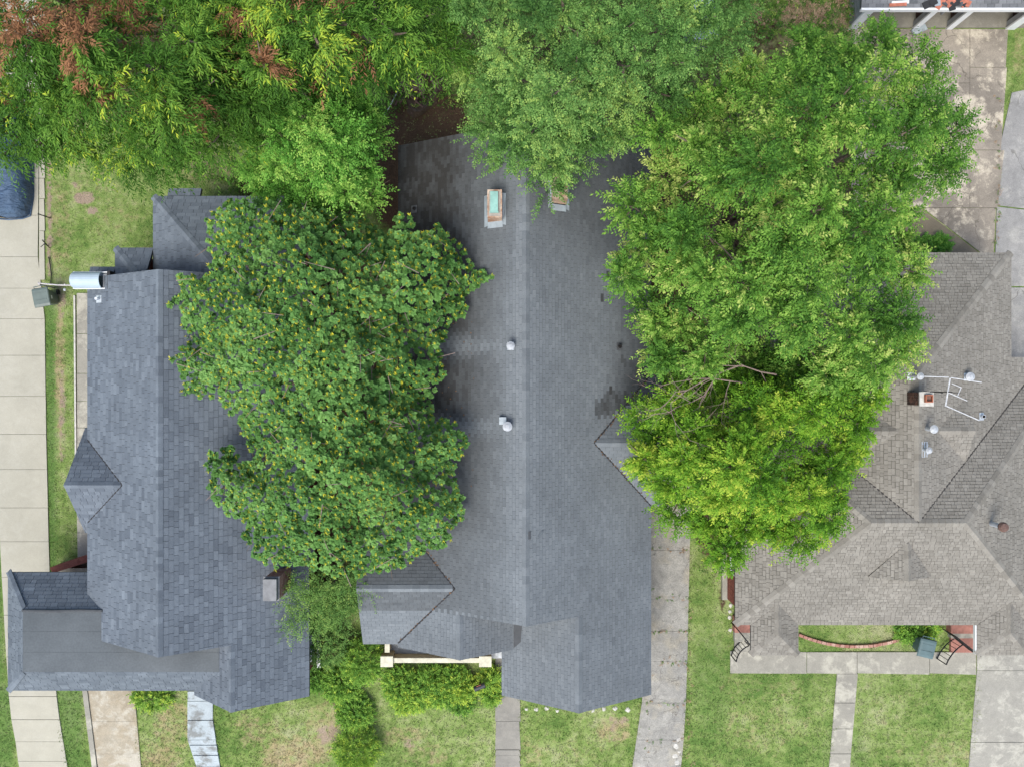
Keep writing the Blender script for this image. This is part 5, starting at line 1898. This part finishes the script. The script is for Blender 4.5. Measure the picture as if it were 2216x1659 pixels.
def lobes(poly, z0, z1, spacing_m, dmax, rough, inset_m, rad):
    sc_ = S * H / (H - (z0 + z1) / 2)
    L = []
    for x, y, d in darts(poly, spacing_m * sc_, 9000, inset_m * sc_):
        z = dome(d, dmax, z0, z1) + rough * (vnoise(x, y, 1 / 70, 31) - .5) * 2 + RNG.normal(0, rough * .35)
        p = P(x, y, z)
        L.append((p.x, p.y, z, rad * RNG.uniform(.75, 1.25)))
    return np.array(L)


def trunk_mesh(base, lobe, n_limb, r0, fork, parent, mat=M_BARK):
    m = MB()
    base = Vector(base)
    top = Vector((base.x + random.uniform(-.3, .3), base.y + random.uniform(-.3, .3), fork))
    m.tube([base - Vector((0, 0, .3)), base + Vector((0, 0, .15)), base.lerp(top, .5) + Vector((random.uniform(-.1, .1), random.uniform(-.1, .1), 0)), top], [r0 * 1.5, r0 * 1.1, r0 * .9, r0 * .8], 10)
    idx = RNG.choice(len(lobe), min(n_limb, len(lobe)), replace=False)
    for i in idx:
        c = Vector(lobe[i][:3]) + Vector((0, 0, -.1))
        v = c - top
        q1 = top + v * .35 + Vector((random.uniform(-.3, .3), random.uniform(-.3, .3), .45 + .08 * v.length))
        q2 = top + v * .72 + Vector((random.uniform(-.25, .25), random.uniform(-.25, .25), .3))
        r = r0 * random.uniform(.25, .45)
        m.tube([top - Vector((0, 0, .4)), q1, q2, c, c + v.normalized() * .5], [r * 1.3, r, r * .55, r * .3, r * .1], 6)
        for _ in range(2):
            b2 = q2.lerp(c, random.random()); e_ = b2 + Vector((random.uniform(-1, 1), random.uniform(-1, 1), random.uniform(.1, .6)))
            m.tube([b2, b2.lerp(e_, .5) + Vector((0, 0, .1)), e_], [r * .4, r * .22, r * .07], 5)
    return m.build('trunk', mat, parent)


def spray_tree(label, poly, z0, z1, mat, leaf, base, rad=.95, spacing=.95, dmax=170, rough=.5, per=46, K=13, L=(.55, 1.0), droop=(.15, .5), hue=(.42, .16), tip=.25,
               name='tree', dead=(), yellow=(), limbs=16, under=True, r0=.22, fork=3.2, ang=.9, up=.25, lob_hue=.19, holes=.30, inset=.3):
    o = thing(name, (base[0], base[1], float(tz(base[1]))), label, 'tree')
    lb = lobes(poly, z0, z1, spacing, dmax, rough, rad * inset, rad)
    if len(lb) and holes:
        f = (H - lb[:, 2]) / H / S
        qx, qy = CX + lb[:, 0] / f, CY - lb[:, 1] / f
        lb = lb[(vnoise(qx, qy, 1 / 52, 131) > holes) | (poly_dist(qx, qy, poly) < 45)]
    sets = [lb]
    if under:
        l2 = lobes(poly, z0 - 1.5, z1 - 1.7, spacing * 1.05, dmax, .3, rad * .55, rad * 1.1)
        sets.append(l2)
    lv = Leaves()
    for si, A in enumerate(sets):
        if not len(A): continue
        n_per = int(per if si == 0 else per * .6)
        C = np.repeat(A[:, :3], n_per, 0); R_ = np.repeat(A[:, 3], n_per)
        lh_ = np.repeat(RNG.normal(0, lob_hue, len(A)), n_per)
        N = len(C)
        ph = RNG.uniform(0, 2 * np.pi, N); cz = RNG.uniform(-.35, 1, N)
        sz = np.sqrt(1 - cz * cz)
        D = np.stack([sz * np.cos(ph), sz * np.sin(ph), cz], 1)
        start = C + D * (R_ * RNG.uniform(.15, .55, N))[:, None] * np.array([1, 1, .75])
        D2 = unit(D + np.array([0, 0, up]) + RNG.normal(0, .25, (N, 3)))
        Ls = RNG.uniform(L[0], L[1], N) * np.clip(R_ / rad, .7, 1.3)
        h = np.clip(RNG.normal(hue[0], hue[1], N) + lh_, 0.02, .98)
        if len(dead) or len(yellow):
            f = (H - start[:, 2]) / H / S
            px, py = CX + start[:, 0] / f, CY - start[:, 1] / f
            for (x, y, r) in dead:
                ok = (np.hypot(px - x, py - y) < 1.25 * r * RNG.uniform(.65, 1.15, N)) & (RNG.random(N) < .93)
                h[ok] = 2.0 + RNG.uniform(0, 1, ok.sum())
            for (x, y, r) in yellow:
                ok = (np.hypot(px - x, py - y) < r * RNG.uniform(.5, 1.15, N)) & (h < 1.5)
                h[ok] = np.clip(RNG.normal(.82, .08, ok.sum()), 0, 1)
        lv.sprays(start, D2, Ls, K, leaf, RNG.uniform(droop[0], droop[1], N), h, ang, .10, tip)
    cr = lv.build('crown', mat, o)
    trunk_mesh((base[0], base[1], float(tz(base[1]))), lb, limbs, r0, fork, o)
    return o, lb


# mimosa between the houses: rosettes of feathery leaves with yellow shoots
def mimosa():
    o = thing('tree', (-6.3, 0.2, 0), 'broad dark green tree with yellow shoots between the two dark roofs', 'tree')
    lv = Leaves()
    all_l = None
    for si, (dz, sp, ins) in enumerate(((0, .185, .04), (-.38, .24, .14), (-1.1, .36, .45))):
        z0, z1 = 6.1 + dz, 9.2 + dz
        sc_ = S * H / (H - 7.8)
        pts = darts(TP_MIMOSA, sp * sc_, 22000, ins * sc_)
        pts = np.array(pts)
        z = np.array([dome(d, 190, z0, z1) for d in pts[:, 2]])
        z += 1.5 * (vnoise(pts[:, 0], pts[:, 1], 1 / 85, 33) - .5) + .9 * (vnoise(pts[:, 0], pts[:, 1], 1 / 34, 37) - .5) + RNG.normal(0, .17, len(z))
        # the dark gap in the crown
        gap = np.exp(-((pts[:, 0] - 815) ** 2 + (pts[:, 1] - 800) ** 2) / (2 * 22 ** 2))
        z -= 2.2 * gap
        f = (H - z) / H / S
        C = np.stack([(pts[:, 0] - CX) * f, (CY - pts[:, 1]) * f, z], 1)
        if si == 0: all_l = np.concatenate([C, np.full((len(C), 1), .4)], 1)
        N = len(C)
        ax = unit(np.stack([RNG.normal(0, .35, N), RNG.normal(0, .35, N), np.ones(N)], 1) + .25 * unit(C - np.array([-5.6, 0, 4.0])))
        u = unit(np.cross(ax, np.array([1.0, .2, 0])))
        v = np.cross(ax, u)
        rh = np.clip(RNG.normal(.36, .12, N) + .5 * (vnoise(pts[:, 0], pts[:, 1], 1 / 45, 161) - .5), .02, .7)
        sz = RNG.uniform(.7, 1.3, N)
        K = 16
        ph0 = RNG.uniform(0, 6.28, N)
        for k in range(K):
            ph = ph0 + 2 * np.pi * k / K * (1.6 if k < 10 else 2.3) + RNG.normal(0, .15, N)
            rad_ = u * np.cos(ph)[:, None] + v * np.sin(ph)[:, None]
            el = RNG.uniform(-.15, .4, N) + (.45 if k >= 10 else 0)
            d = unit(rad_ * np.cos(el)[:, None] + ax * np.sin(el)[:, None])
            s = unit(np.cross(d, ax) + RNG.normal(0, .12, (N, 3)))
            L = RNG.uniform(.12, .185, N) * sz * (1 if k < 10 else .75)
            W = L * RNG.uniform(.58, .80, N)
            lv.blades(C + ax * (.0 if k < 10 else .04), d, s, L, W, np.clip(rh + RNG.normal(0, .08, N), 0, .72), .16, .28, .62)
        # yellow new shoots
        has = RNG.random(N) < np.clip(.35 + 1.0 * vnoise(pts[:, 0], pts[:, 1], 1 / 40, 141), 0, 1) * (1 if si == 0 else .5)
        Cy, ay, uy, vy = C[has], ax[has], u[has], v[has]
        n2 = len(Cy)
        lean = RNG.normal(0, .5, (n2, 2))
        for k in range(7):
            ph = RNG.uniform(0, 6.28, n2)
            d = unit(ay * .7 + uy * (np.cos(ph) * .75 + lean[:, 0])[:, None] + vy * (np.sin(ph) * .75 + lean[:, 1])[:, None])
            s = unit(np.cross(d, uy + .3 * vy))
            L = RNG.uniform(.07, .16, n2)
            lv.blades(Cy + ay * .10, d, s, L, np.full(n2, .031), RNG.uniform(.80, 1.0, n2), .1, .1)
    lv.build('crown', L_MIMOSA, o)
    for i in RNG.choice(len(all_l), 70, replace=False):
        m = MB()
        c = Vector(all_l[i][:3])
        a = random.uniform(0, 6.28)
        d = Vector((math.cos(a), math.sin(a), random.uniform(-.1, .35))) * random.uniform(.25, .6)
        m.tube([c - d + Vector((0, 0, .02)), c + Vector((0, 0, .10)), c + d * .8 + Vector((0, 0, .14))], [.016, .013, .007], 5)
        m.build('twig', M_TWIG, o)
    trunk_mesh((-6.3, .2, 0), all_l - np.array([0, 0, .5, 0]), 22, .22, 3.0, o)


mimosa()
spray_tree('tall bright green tree shading the right house and the apron', TP_ELM_A, 6.8, 12.0, L_ELM, (.125, .058), (8.0, 6.0), rad=.85, spacing=1.02, dmax=210, rough=1.1, per=100, K=14, L=(.4, .85), droop=(.2, .6), hue=(.40, .17), tip=.4, limbs=26, r0=.32, fork=4)
spray_tree('lower yellow green tree beside the cracked driveway', TP_ELM_B, 5.4, 9.6, L_ELM2, (.125, .058), (7.9, -2.4), rad=.78, spacing=.92, dmax=150, rough=.95, per=100, K=14, L=(.4, .8), droop=(.2, .6), hue=(.42, .17), tip=.4, limbs=18, r0=.22)
spray_tree('grey green oak overhanging the back of the charcoal roof', TP_OAK, 6.6, 10.8, L_OAK, (.095, .054), (2.4, 11.8), rad=.8, spacing=.86, dmax=170, rough=.95, per=90, K=15, L=(.4, .75), hue=(.48, .17), tip=.25, limbs=24, r0=.3, fork=3.6, ang=1.1, inset=.6)
DEAD = [(45, 45, 28), (25, 30, 20), (100, 55, 28), (165, 60, 30), (185, 30, 26), (160, 130, 26), (165, 150, 22), (185, 165, 16), (270, 15, 26), (280, 75, 22), (300, 20, 16), (20, 80, 22), (5, 130, 16), (8, 205, 12), (205, 200, 10), (425, 235, 20), (440, 245, 14), (500, 215, 12), (265, 275, 12), (120, 30, 20)]
YEL = [(210, 25, 30), (145, 70, 24), (250, 190, 22), (340, 190, 22), (470, 85, 16), (280, 320, 22), (160, 290, 20), (310, 350, 12), (430, 250, 14), (330, 230, 18), (370, 70, 12)]
spray_tree('pecan with rusty dead clusters at the upper left corner', TP_PECAN_A, 6.2, 12.5, L_PECAN, (.18, .048), (-15.4, 13.0), rad=1.0, spacing=.88, dmax=170, rough=1.0, per=66, K=14, L=(.6, 1.15), droop=(.35, .9), hue=(.33, .16), tip=.15, dead=DEAD, yellow=YEL, limbs=26, r0=.34, fork=4, ang=.75)
DEAD2 = [(500, 60, 24), (520, 40, 18), (640, 8, 26), (700, 25, 22), (735, 15, 18), (570, 130, 14), (520, 130, 12), (690, 170, 20), (785, 95, 16), (790, 120, 10), (400, 100, 10), (590, 150, 10)]
YEL2 = [(560, 25, 40), (600, 50, 26), (700, 85, 30), (690, 110, 20), (590, 140, 26), (620, 160, 24), (760, 150, 14), (460, 80, 12), (500, 25, 20)]
spray_tree('second pecan with yellow and rusty patches along the top edge', TP_PECAN_B, 6.5, 12.0, L_PECAN, (.18, .048), (-7.2, 13.2), rad=1.0, spacing=.88, dmax=170, rough=1.0, per=66, K=14, L=(.6, 1.15), droop=(.35, .9), hue=(.35, .16), tip=.15, dead=DEAD2, yellow=YEL2, limbs=22, r0=.3, fork=4, ang=.75)
spray_tree('round vivid green tree behind the dark mimosa like crown', TP_BRIGHT, 4.6, 8.4, L_BRIGHT, (.11, .056), (-7.6, 8.2), rad=.7, spacing=.74, dmax=120, rough=.7, per=74, K=13, L=(.4, .8), hue=(.45, .16), tip=.35, limbs=14, r0=.16, fork=2.4)

# bare grey branches in the gap of the tall tree
bb = bpy.data.objects
tree_a = [o for o in bpy.data.objects if o.get('label', '').startswith('tall bright green tree')][0]
m = MB()
rb_ = random.Random(9)


def branch(p, d, L, r, depth):
    q = p
    pts, rs = [p], [r]
    for i in range(4):
        d = (d + Vector((rb_.gauss(0, .22), rb_.gauss(0, .22), rb_.gauss(0, .1)))).normalized()
        q = q + d * L / 4
        pts.append(q); rs.append(r * (1 - .18 * (i + 1)))
        if depth > 0 and rb_.random() < .85:
            e_ = (d + Vector((rb_.gauss(0, .8), rb_.gauss(0, .8), rb_.gauss(0, .2)))).normalized()
            branch(q, e_, L * .55, r * .5, depth - 1)
    m.tube(pts, rs, 5)


for (a, b2) in (((1680, 810), (1540, 790)), ((1620, 830), (1470, 770)), ((1600, 790), (1440, 850)), ((1560, 800), (1480, 900))):
    A, B = P(*a, 8.6), P(*b2, 8.9)
    branch(A, (B - A).normalized(), (B - A).length, .032, 3)
m.build('bare_branch', M_TWIG, tree_a)


def shrub(label, px, py, r, h, mat, name='shrub', leaf=(.10, .05), n=60, K=9, hue=(.45, .17), group=None, L=(.2, .4), squash=1.0, up=.5, ax=None):
    c = G(px, py)
    o = thing(name, c, label, 'shrub', group)
    lv = Leaves()
    N = int(n * 1.7)
    ph = RNG.uniform(0, 6.28, N); rr = np.sqrt(RNG.random(N)) * .85
    sx, sy = (ax or (1, 1))
    zz = h * (1 - rr ** 2 * .75) * RNG.uniform(.35, .95, N)
    st_ = np.stack([c.x + r * sx * rr * np.cos(ph), c.y + r * sy * rr * np.sin(ph), c.z + zz], 1)
    D = unit(np.stack([rr * np.cos(ph), rr * np.sin(ph), np.full(N, up)], 1) + RNG.normal(0, .3, (N, 3)))
    lv.sprays(st_, D, RNG.uniform(L[0], L[1], N), K, leaf, RNG.uniform(.1, .5, N), np.clip(RNG.normal(hue[0], hue[1], N), 0.02, .98), .9, .1, .3)
    lv.build('foliage', mat, o)
    m = MB()
    for k_ in range(5):
        e_ = st_[RNG.integers(0, N)]
        m.tube([c - Vector((0, 0, .1)), c.lerp(Vector(e_), .5) + Vector((0, 0, .1)), e_], [.025, .018, .006], 5)
    m.build('stem', M_BARK, o)
    return o


shrub('low clipped green bush under the porch roof edge of the left house', 335, 1503, .9, .7, L_SHRUB, n=150, hue=(.6, .15), ax=(1.0, .5))
shrub('cone shaped bush at the lower edge below the vines', 778, 1605, .95, 1.5, L_SHRUB, n=420, leaf=(.13, .032), hue=(.62, .2), L=(.3, .6), up=1.2)
shrub('dark rounded shrub below the vines at the lawn corner', 770, 1532, .75, .9, L_SHRUB, n=300, hue=(.42, .15))
shrub('tall loose bush by the left end of the cream rail', 790, 1420, .95, 1.6, L_SHRUB, n=380, hue=(.5, .16), leaf=(.085, .042))
shrub('leafy bush between the left gable and the tall loose bush', 742, 1470, .8, 1.1, L_SHRUB, n=320, hue=(.48, .16))
shrub('climbing vine at the east wall corner of the left house', 715, 1385, .85, 2.3, L_VINE, name='vine', n=300, hue=(.42, .17), leaf=(.09, .045))
shrub('hanging vine mass below the mimosa like crown', 700, 1300, 1.0, 3.4, L_VINE, name='vine', n=380, hue=(.45, .16), leaf=(.095, .045))
shrub('feathery vine spilling over the small left gable', 765, 1265, .8, 3.9, L_VINE, name='vine', n=260, hue=(.42, .16), leaf=(.095, .045))
shrub('dark bush tucked against the east wall of the left house', 690, 1465, .4, .8, L_SHRUB, n=110, hue=(.25, .12))
fs_ = 'foundation shrubs along the cream porch rail'
for x, y, r, h, hu, lb in [(868, 1475, .75, .9, .42, 'leafy shrub at the left end under the cream rail'), (905, 1495, .7, .8, .55, 'yellow green shrub below the left half of the cream rail'), (935, 1468, .6, .9, .35, 'dark shrub against the middle of the cream rail'),
                           (955, 1490, .6, .8, .5, 'green shrub in the middle of the front bed'), (1003, 1482, .5, .8, .68, 'lime shrub left of the black mailbox'), (1000, 1512, .45, .55, .22, 'dark tufted plant at the lower edge of the front bed'),
                           (985, 1462, .5, .8, .4, 'small shrub behind the lime one against the rail'), (1060, 1463, .38, .8, .6, 'grassy shrub under the right cream pier'), (1063, 1498, .32, .6, .45, 'small shrub by the front walk edge'), (880, 1510, .5, .5, .6, 'low pale shrub at the front left of the bed')]:
    shrub(lb, x, y, r, h, L_SHRUB, n=int(330 * r), hue=(hu + .1, .18), group=fs_, leaf=(.095, .05) if hu < .6 else (.13, .04))
shrub('round green bush in the garden bed by the brick curve', 1962, 1357, .55, .6, L_SHRUB, n=150, hue=(.42, .15))
shrub('smaller lime bush next to the hose coil', 2003, 1356, .4, .5, L_SHRUB, n=90, hue=(.62, .15))
shrub('fern like weed at the back corner of the grey roof', 2005, 535, .6, .6, L_BRIGHT, n=110, hue=(.5, .15), ax=(1.3, .6))
shrub('broad leafy weed at the edge of the brown pad', 2035, 528, .3, .4, L_BRIGHT, n=40, hue=(.45, .1))

# spreading branchlets hanging over the east eave of the left house
ov = thing('overhanging_branch', P(660, 1310, 3.4), 'loose light green branches hanging over the left roof edge by the chimney', 'branch')
lv = Leaves()
A_ = []
for (x, y, z) in [(640, 1290, 4.2), (650, 1320, 4.1), (640, 1350, 4.0), (665, 1300, 4.2), (670, 1285, 4.4), (645, 1265, 4.6), (700, 1290, 4.4), (720, 1260, 4.8), (740, 1280, 4.6), (760, 1255, 4.8), (690, 1260, 4.8), (715, 1320, 4.2), (735, 1345, 3.9), (700, 1345, 4.0), (725, 1385, 3.6), (750, 1310, 4.2), (780, 1270, 4.7)]:
    A_.append(list(P(x, y, z)))
A_ = np.repeat(np.array(A_), 26, 0) + RNG.normal(0, .24, (len(A_) * 26, 3))
D_ = unit(np.stack([RNG.normal(-.3, .6, len(A_)), RNG.normal(-.3, .6, len(A_)), RNG.normal(.1, .2, len(A_))], 1))
lv.sprays(A_, D_, RNG.uniform(.5, .95, len(A_)), 15, (.085, .04), RNG.uniform(.1, .5, len(A_)), np.clip(RNG.normal(.45, .17, len(A_)), 0, 1), 1.0, .1, .2)
lv.build('foliage', L_VINE, ov)
m = MB(); m.tube([(-6.9, -7.6, 2.5), P(700, 1290, 4.2), P(650, 1320, 4.0)], [.05, .035, .012], 6); m.build('stem', M_BARK, ov)

# undergrowth under and between the crowns at the top
lv = Leaves()
bx_ = []
for (x0, x1, y0, y1, n, z) in [(1600, 1835, -40, 90, 900, .8), (820, 1040, 90, 240, 420, .3), (1040, 1500, -40, 160, 500, .5), (500, 560, 360, 425, 60, .25), (380, 520, 320, 400, 120, .25), (1500, 1570, 1120, 1240, 60, .3), (1180, 1300, 60, 130, 60, .3)]:
    X, Y = RNG.uniform(x0, x1, n), RNG.uniform(y0, y1, n)
    for x, y in zip(X, Y):
        p = G(x, y)
        bx_.append((p.x, p.y, p.z + RNG.uniform(.05, z)))
bx_ = np.array(bx_)
D_ = unit(RNG.normal(0, .6, bx_.shape) + np.array([0, 0, .7]))
hh = np.clip(RNG.normal(.5, .2, len(bx_)), 0, 1)
f = (H - bx_[:, 2]) / H / S
pxu, pyu = CX + bx_[:, 0] / f, CY - bx_[:, 1] / f
pk = (vnoise(pxu, pyu, 1 / 22, 91) > .62) & (pxu > 1600)
hh[pk] = 2.6
lv.sprays(bx_, D_, RNG.uniform(.25, .6, len(bx_)), 8, (.11, .05), RNG.uniform(.1, .6, len(bx_)), hh, .9, .12, .2)
um = m_leaf('weed_leaf', [(0.0, (0.035, 0.095, 0.018)), (0.4, (0.085, 0.20, 0.030)), (0.75, (0.165, 0.29, 0.048)), (1.0, (0.32, 0.39, 0.085))], dead=((0.32, 0.22, 0.13), (0.42, 0.30, 0.20)))
u_ = lv.build('undergrowth', um, None)
tag(u_, 'weeds and low undergrowth beneath the trees along the top', 'undergrowth', kind='stuff')

# grass blades over all open lawn
N = 150000
X, Y = RNG.uniform(-23, 23, N), RNG.uniform(-17.6, 17, N)
ok = np.ones(N, bool)
for hp in HARD:
    ok &= ~in_poly(X, Y, hp)
X, Y = X[ok], Y[ok]
f0 = (H - tz(Y)) / H / S
pX, pY = CX + X / f0, CY - Y / f0
keep = np.ones(len(X), bool)
for c_ in CROWNS:
    inn = in_poly(pX, pY, c_)
    keep &= ~(inn & (RNG.random(len(X)) < .75))


def sample(arr, X, Y):
    A = arr.reshape(ny, nx)
    xi = np.clip(np.searchsorted(gx, X), 1, nx - 1); yi = np.clip(np.searchsorted(gy, Y), 1, ny - 1)
    return A[yi, xi]


X, Y = X[keep], Y[keep]
ex_, ey_ = [], []
for hp in EDGES:
    for (a0, b0), (a1, b1) in zip(hp, hp[1:] + hp[:1]):
        Ls_ = math.hypot(a1 - a0, b1 - b0)
        k_ = int(min(Ls_, 60) * 34)
        t_ = RNG.random(k_)
        ex, ey = a0 + (a1 - a0) * t_, b0 + (b1 - b0) * t_
        sel = RNG.random(k_) < np.clip(vnoise(ex, ey, 1.3, 151) * 1.7 - .45, 0, 1)
        ex_.append((ex + RNG.normal(0, .06, k_))[sel])
        ey_.append((ey + RNG.normal(0, .06, k_))[sel])
X = np.concatenate([X] + ex_); Y = np.concatenate([Y] + ey_)
keep = (np.abs(X) < 23) & (Y > -17.8) & (Y < 17)
bare = np.maximum(sample(dirt, X, Y), sample(litter, X, Y))
keep &= RNG.random(len(X)) > bare * 1.1
X, Y = X[keep], Y[keep]
n = len(X)
zz = sample(gz, X, Y)
V_, F_, h_ = [], [], []
for k in range(2):
    ph = RNG.uniform(0, 6.28, n)
    le = RNG.uniform(.05, .12, n)
    wd_ = RNG.uniform(.010, .022, n)
    bx, by = X + RNG.normal(0, .03, n), Y + RNG.normal(0, .03, n)
    tx, ty = bx + np.cos(ph) * le * .8, by + np.sin(ph) * le * .8
    sx, sy = -np.sin(ph) * wd_, np.cos(ph) * wd_
    V_.append(np.stack([np.stack([bx + sx, by + sy, zz - .01], 1), np.stack([bx - sx, by - sy, zz - .01], 1), np.stack([tx, ty, zz + le * .55 + .015], 1)], 1).reshape(-1, 3))
    F_.append(np.arange(n * 3).reshape(-1, 3) + 3 * n * k)
    h_.append(RNG.random(n))
gm = raw_mesh('grass', np.concatenate(V_), np.concatenate(F_), M_TUFT, {'hue': np.concatenate(h_)})
for nm, arr in (('dry', dry), ('lush', lush)):
    at = gm.attributes.new(nm, 'FLOAT', 'POINT')
    at.data.foreach_set('value', np.tile(np.repeat(sample(arr, X, Y), 3), 2).astype(np.float32))
go = bpy.data.objects.new('grass', gm)
SC.collection.objects.link(go)
tag(go, 'short green and straw coloured grass on the lawns', 'grass', kind='stuff')
# weeds in the driveway cracks
lv = Leaves()
W_ = []
for y in mys[8:-1]:
    for _ in range(26):
        if RNG.random() < .7: W_.append(list(G(RNG.uniform(1400, 1490), y + RNG.normal(0, 3), .05)))
for _ in range(110):
    W_.append(list(G(RNG.normal(1492 if RNG.random() < .5 else 1402, 3), RNG.uniform(1250, 1650), .04)))
for _ in range(60):
    W_.append(list(G(2160 + RNG.normal(0, 4), RNG.uniform(200, 540), .05)))
W_ = np.array(W_)
lv.sprays(W_, unit(RNG.normal(0, .6, W_.shape) + np.array([0, 0, .4])), RNG.uniform(.08, .24, len(W_)), 6, (.075, .03), RNG.uniform(.1, .5, len(W_)), np.where(RNG.random(len(W_)) < .5, 2.5, .5) + RNG.normal(0, .1, len(W_)), .9, .1, 0)
tag(lv.build('crack_weeds', um, None), 'straggling weeds in the driveway cracks', 'weeds', kind='stuff')
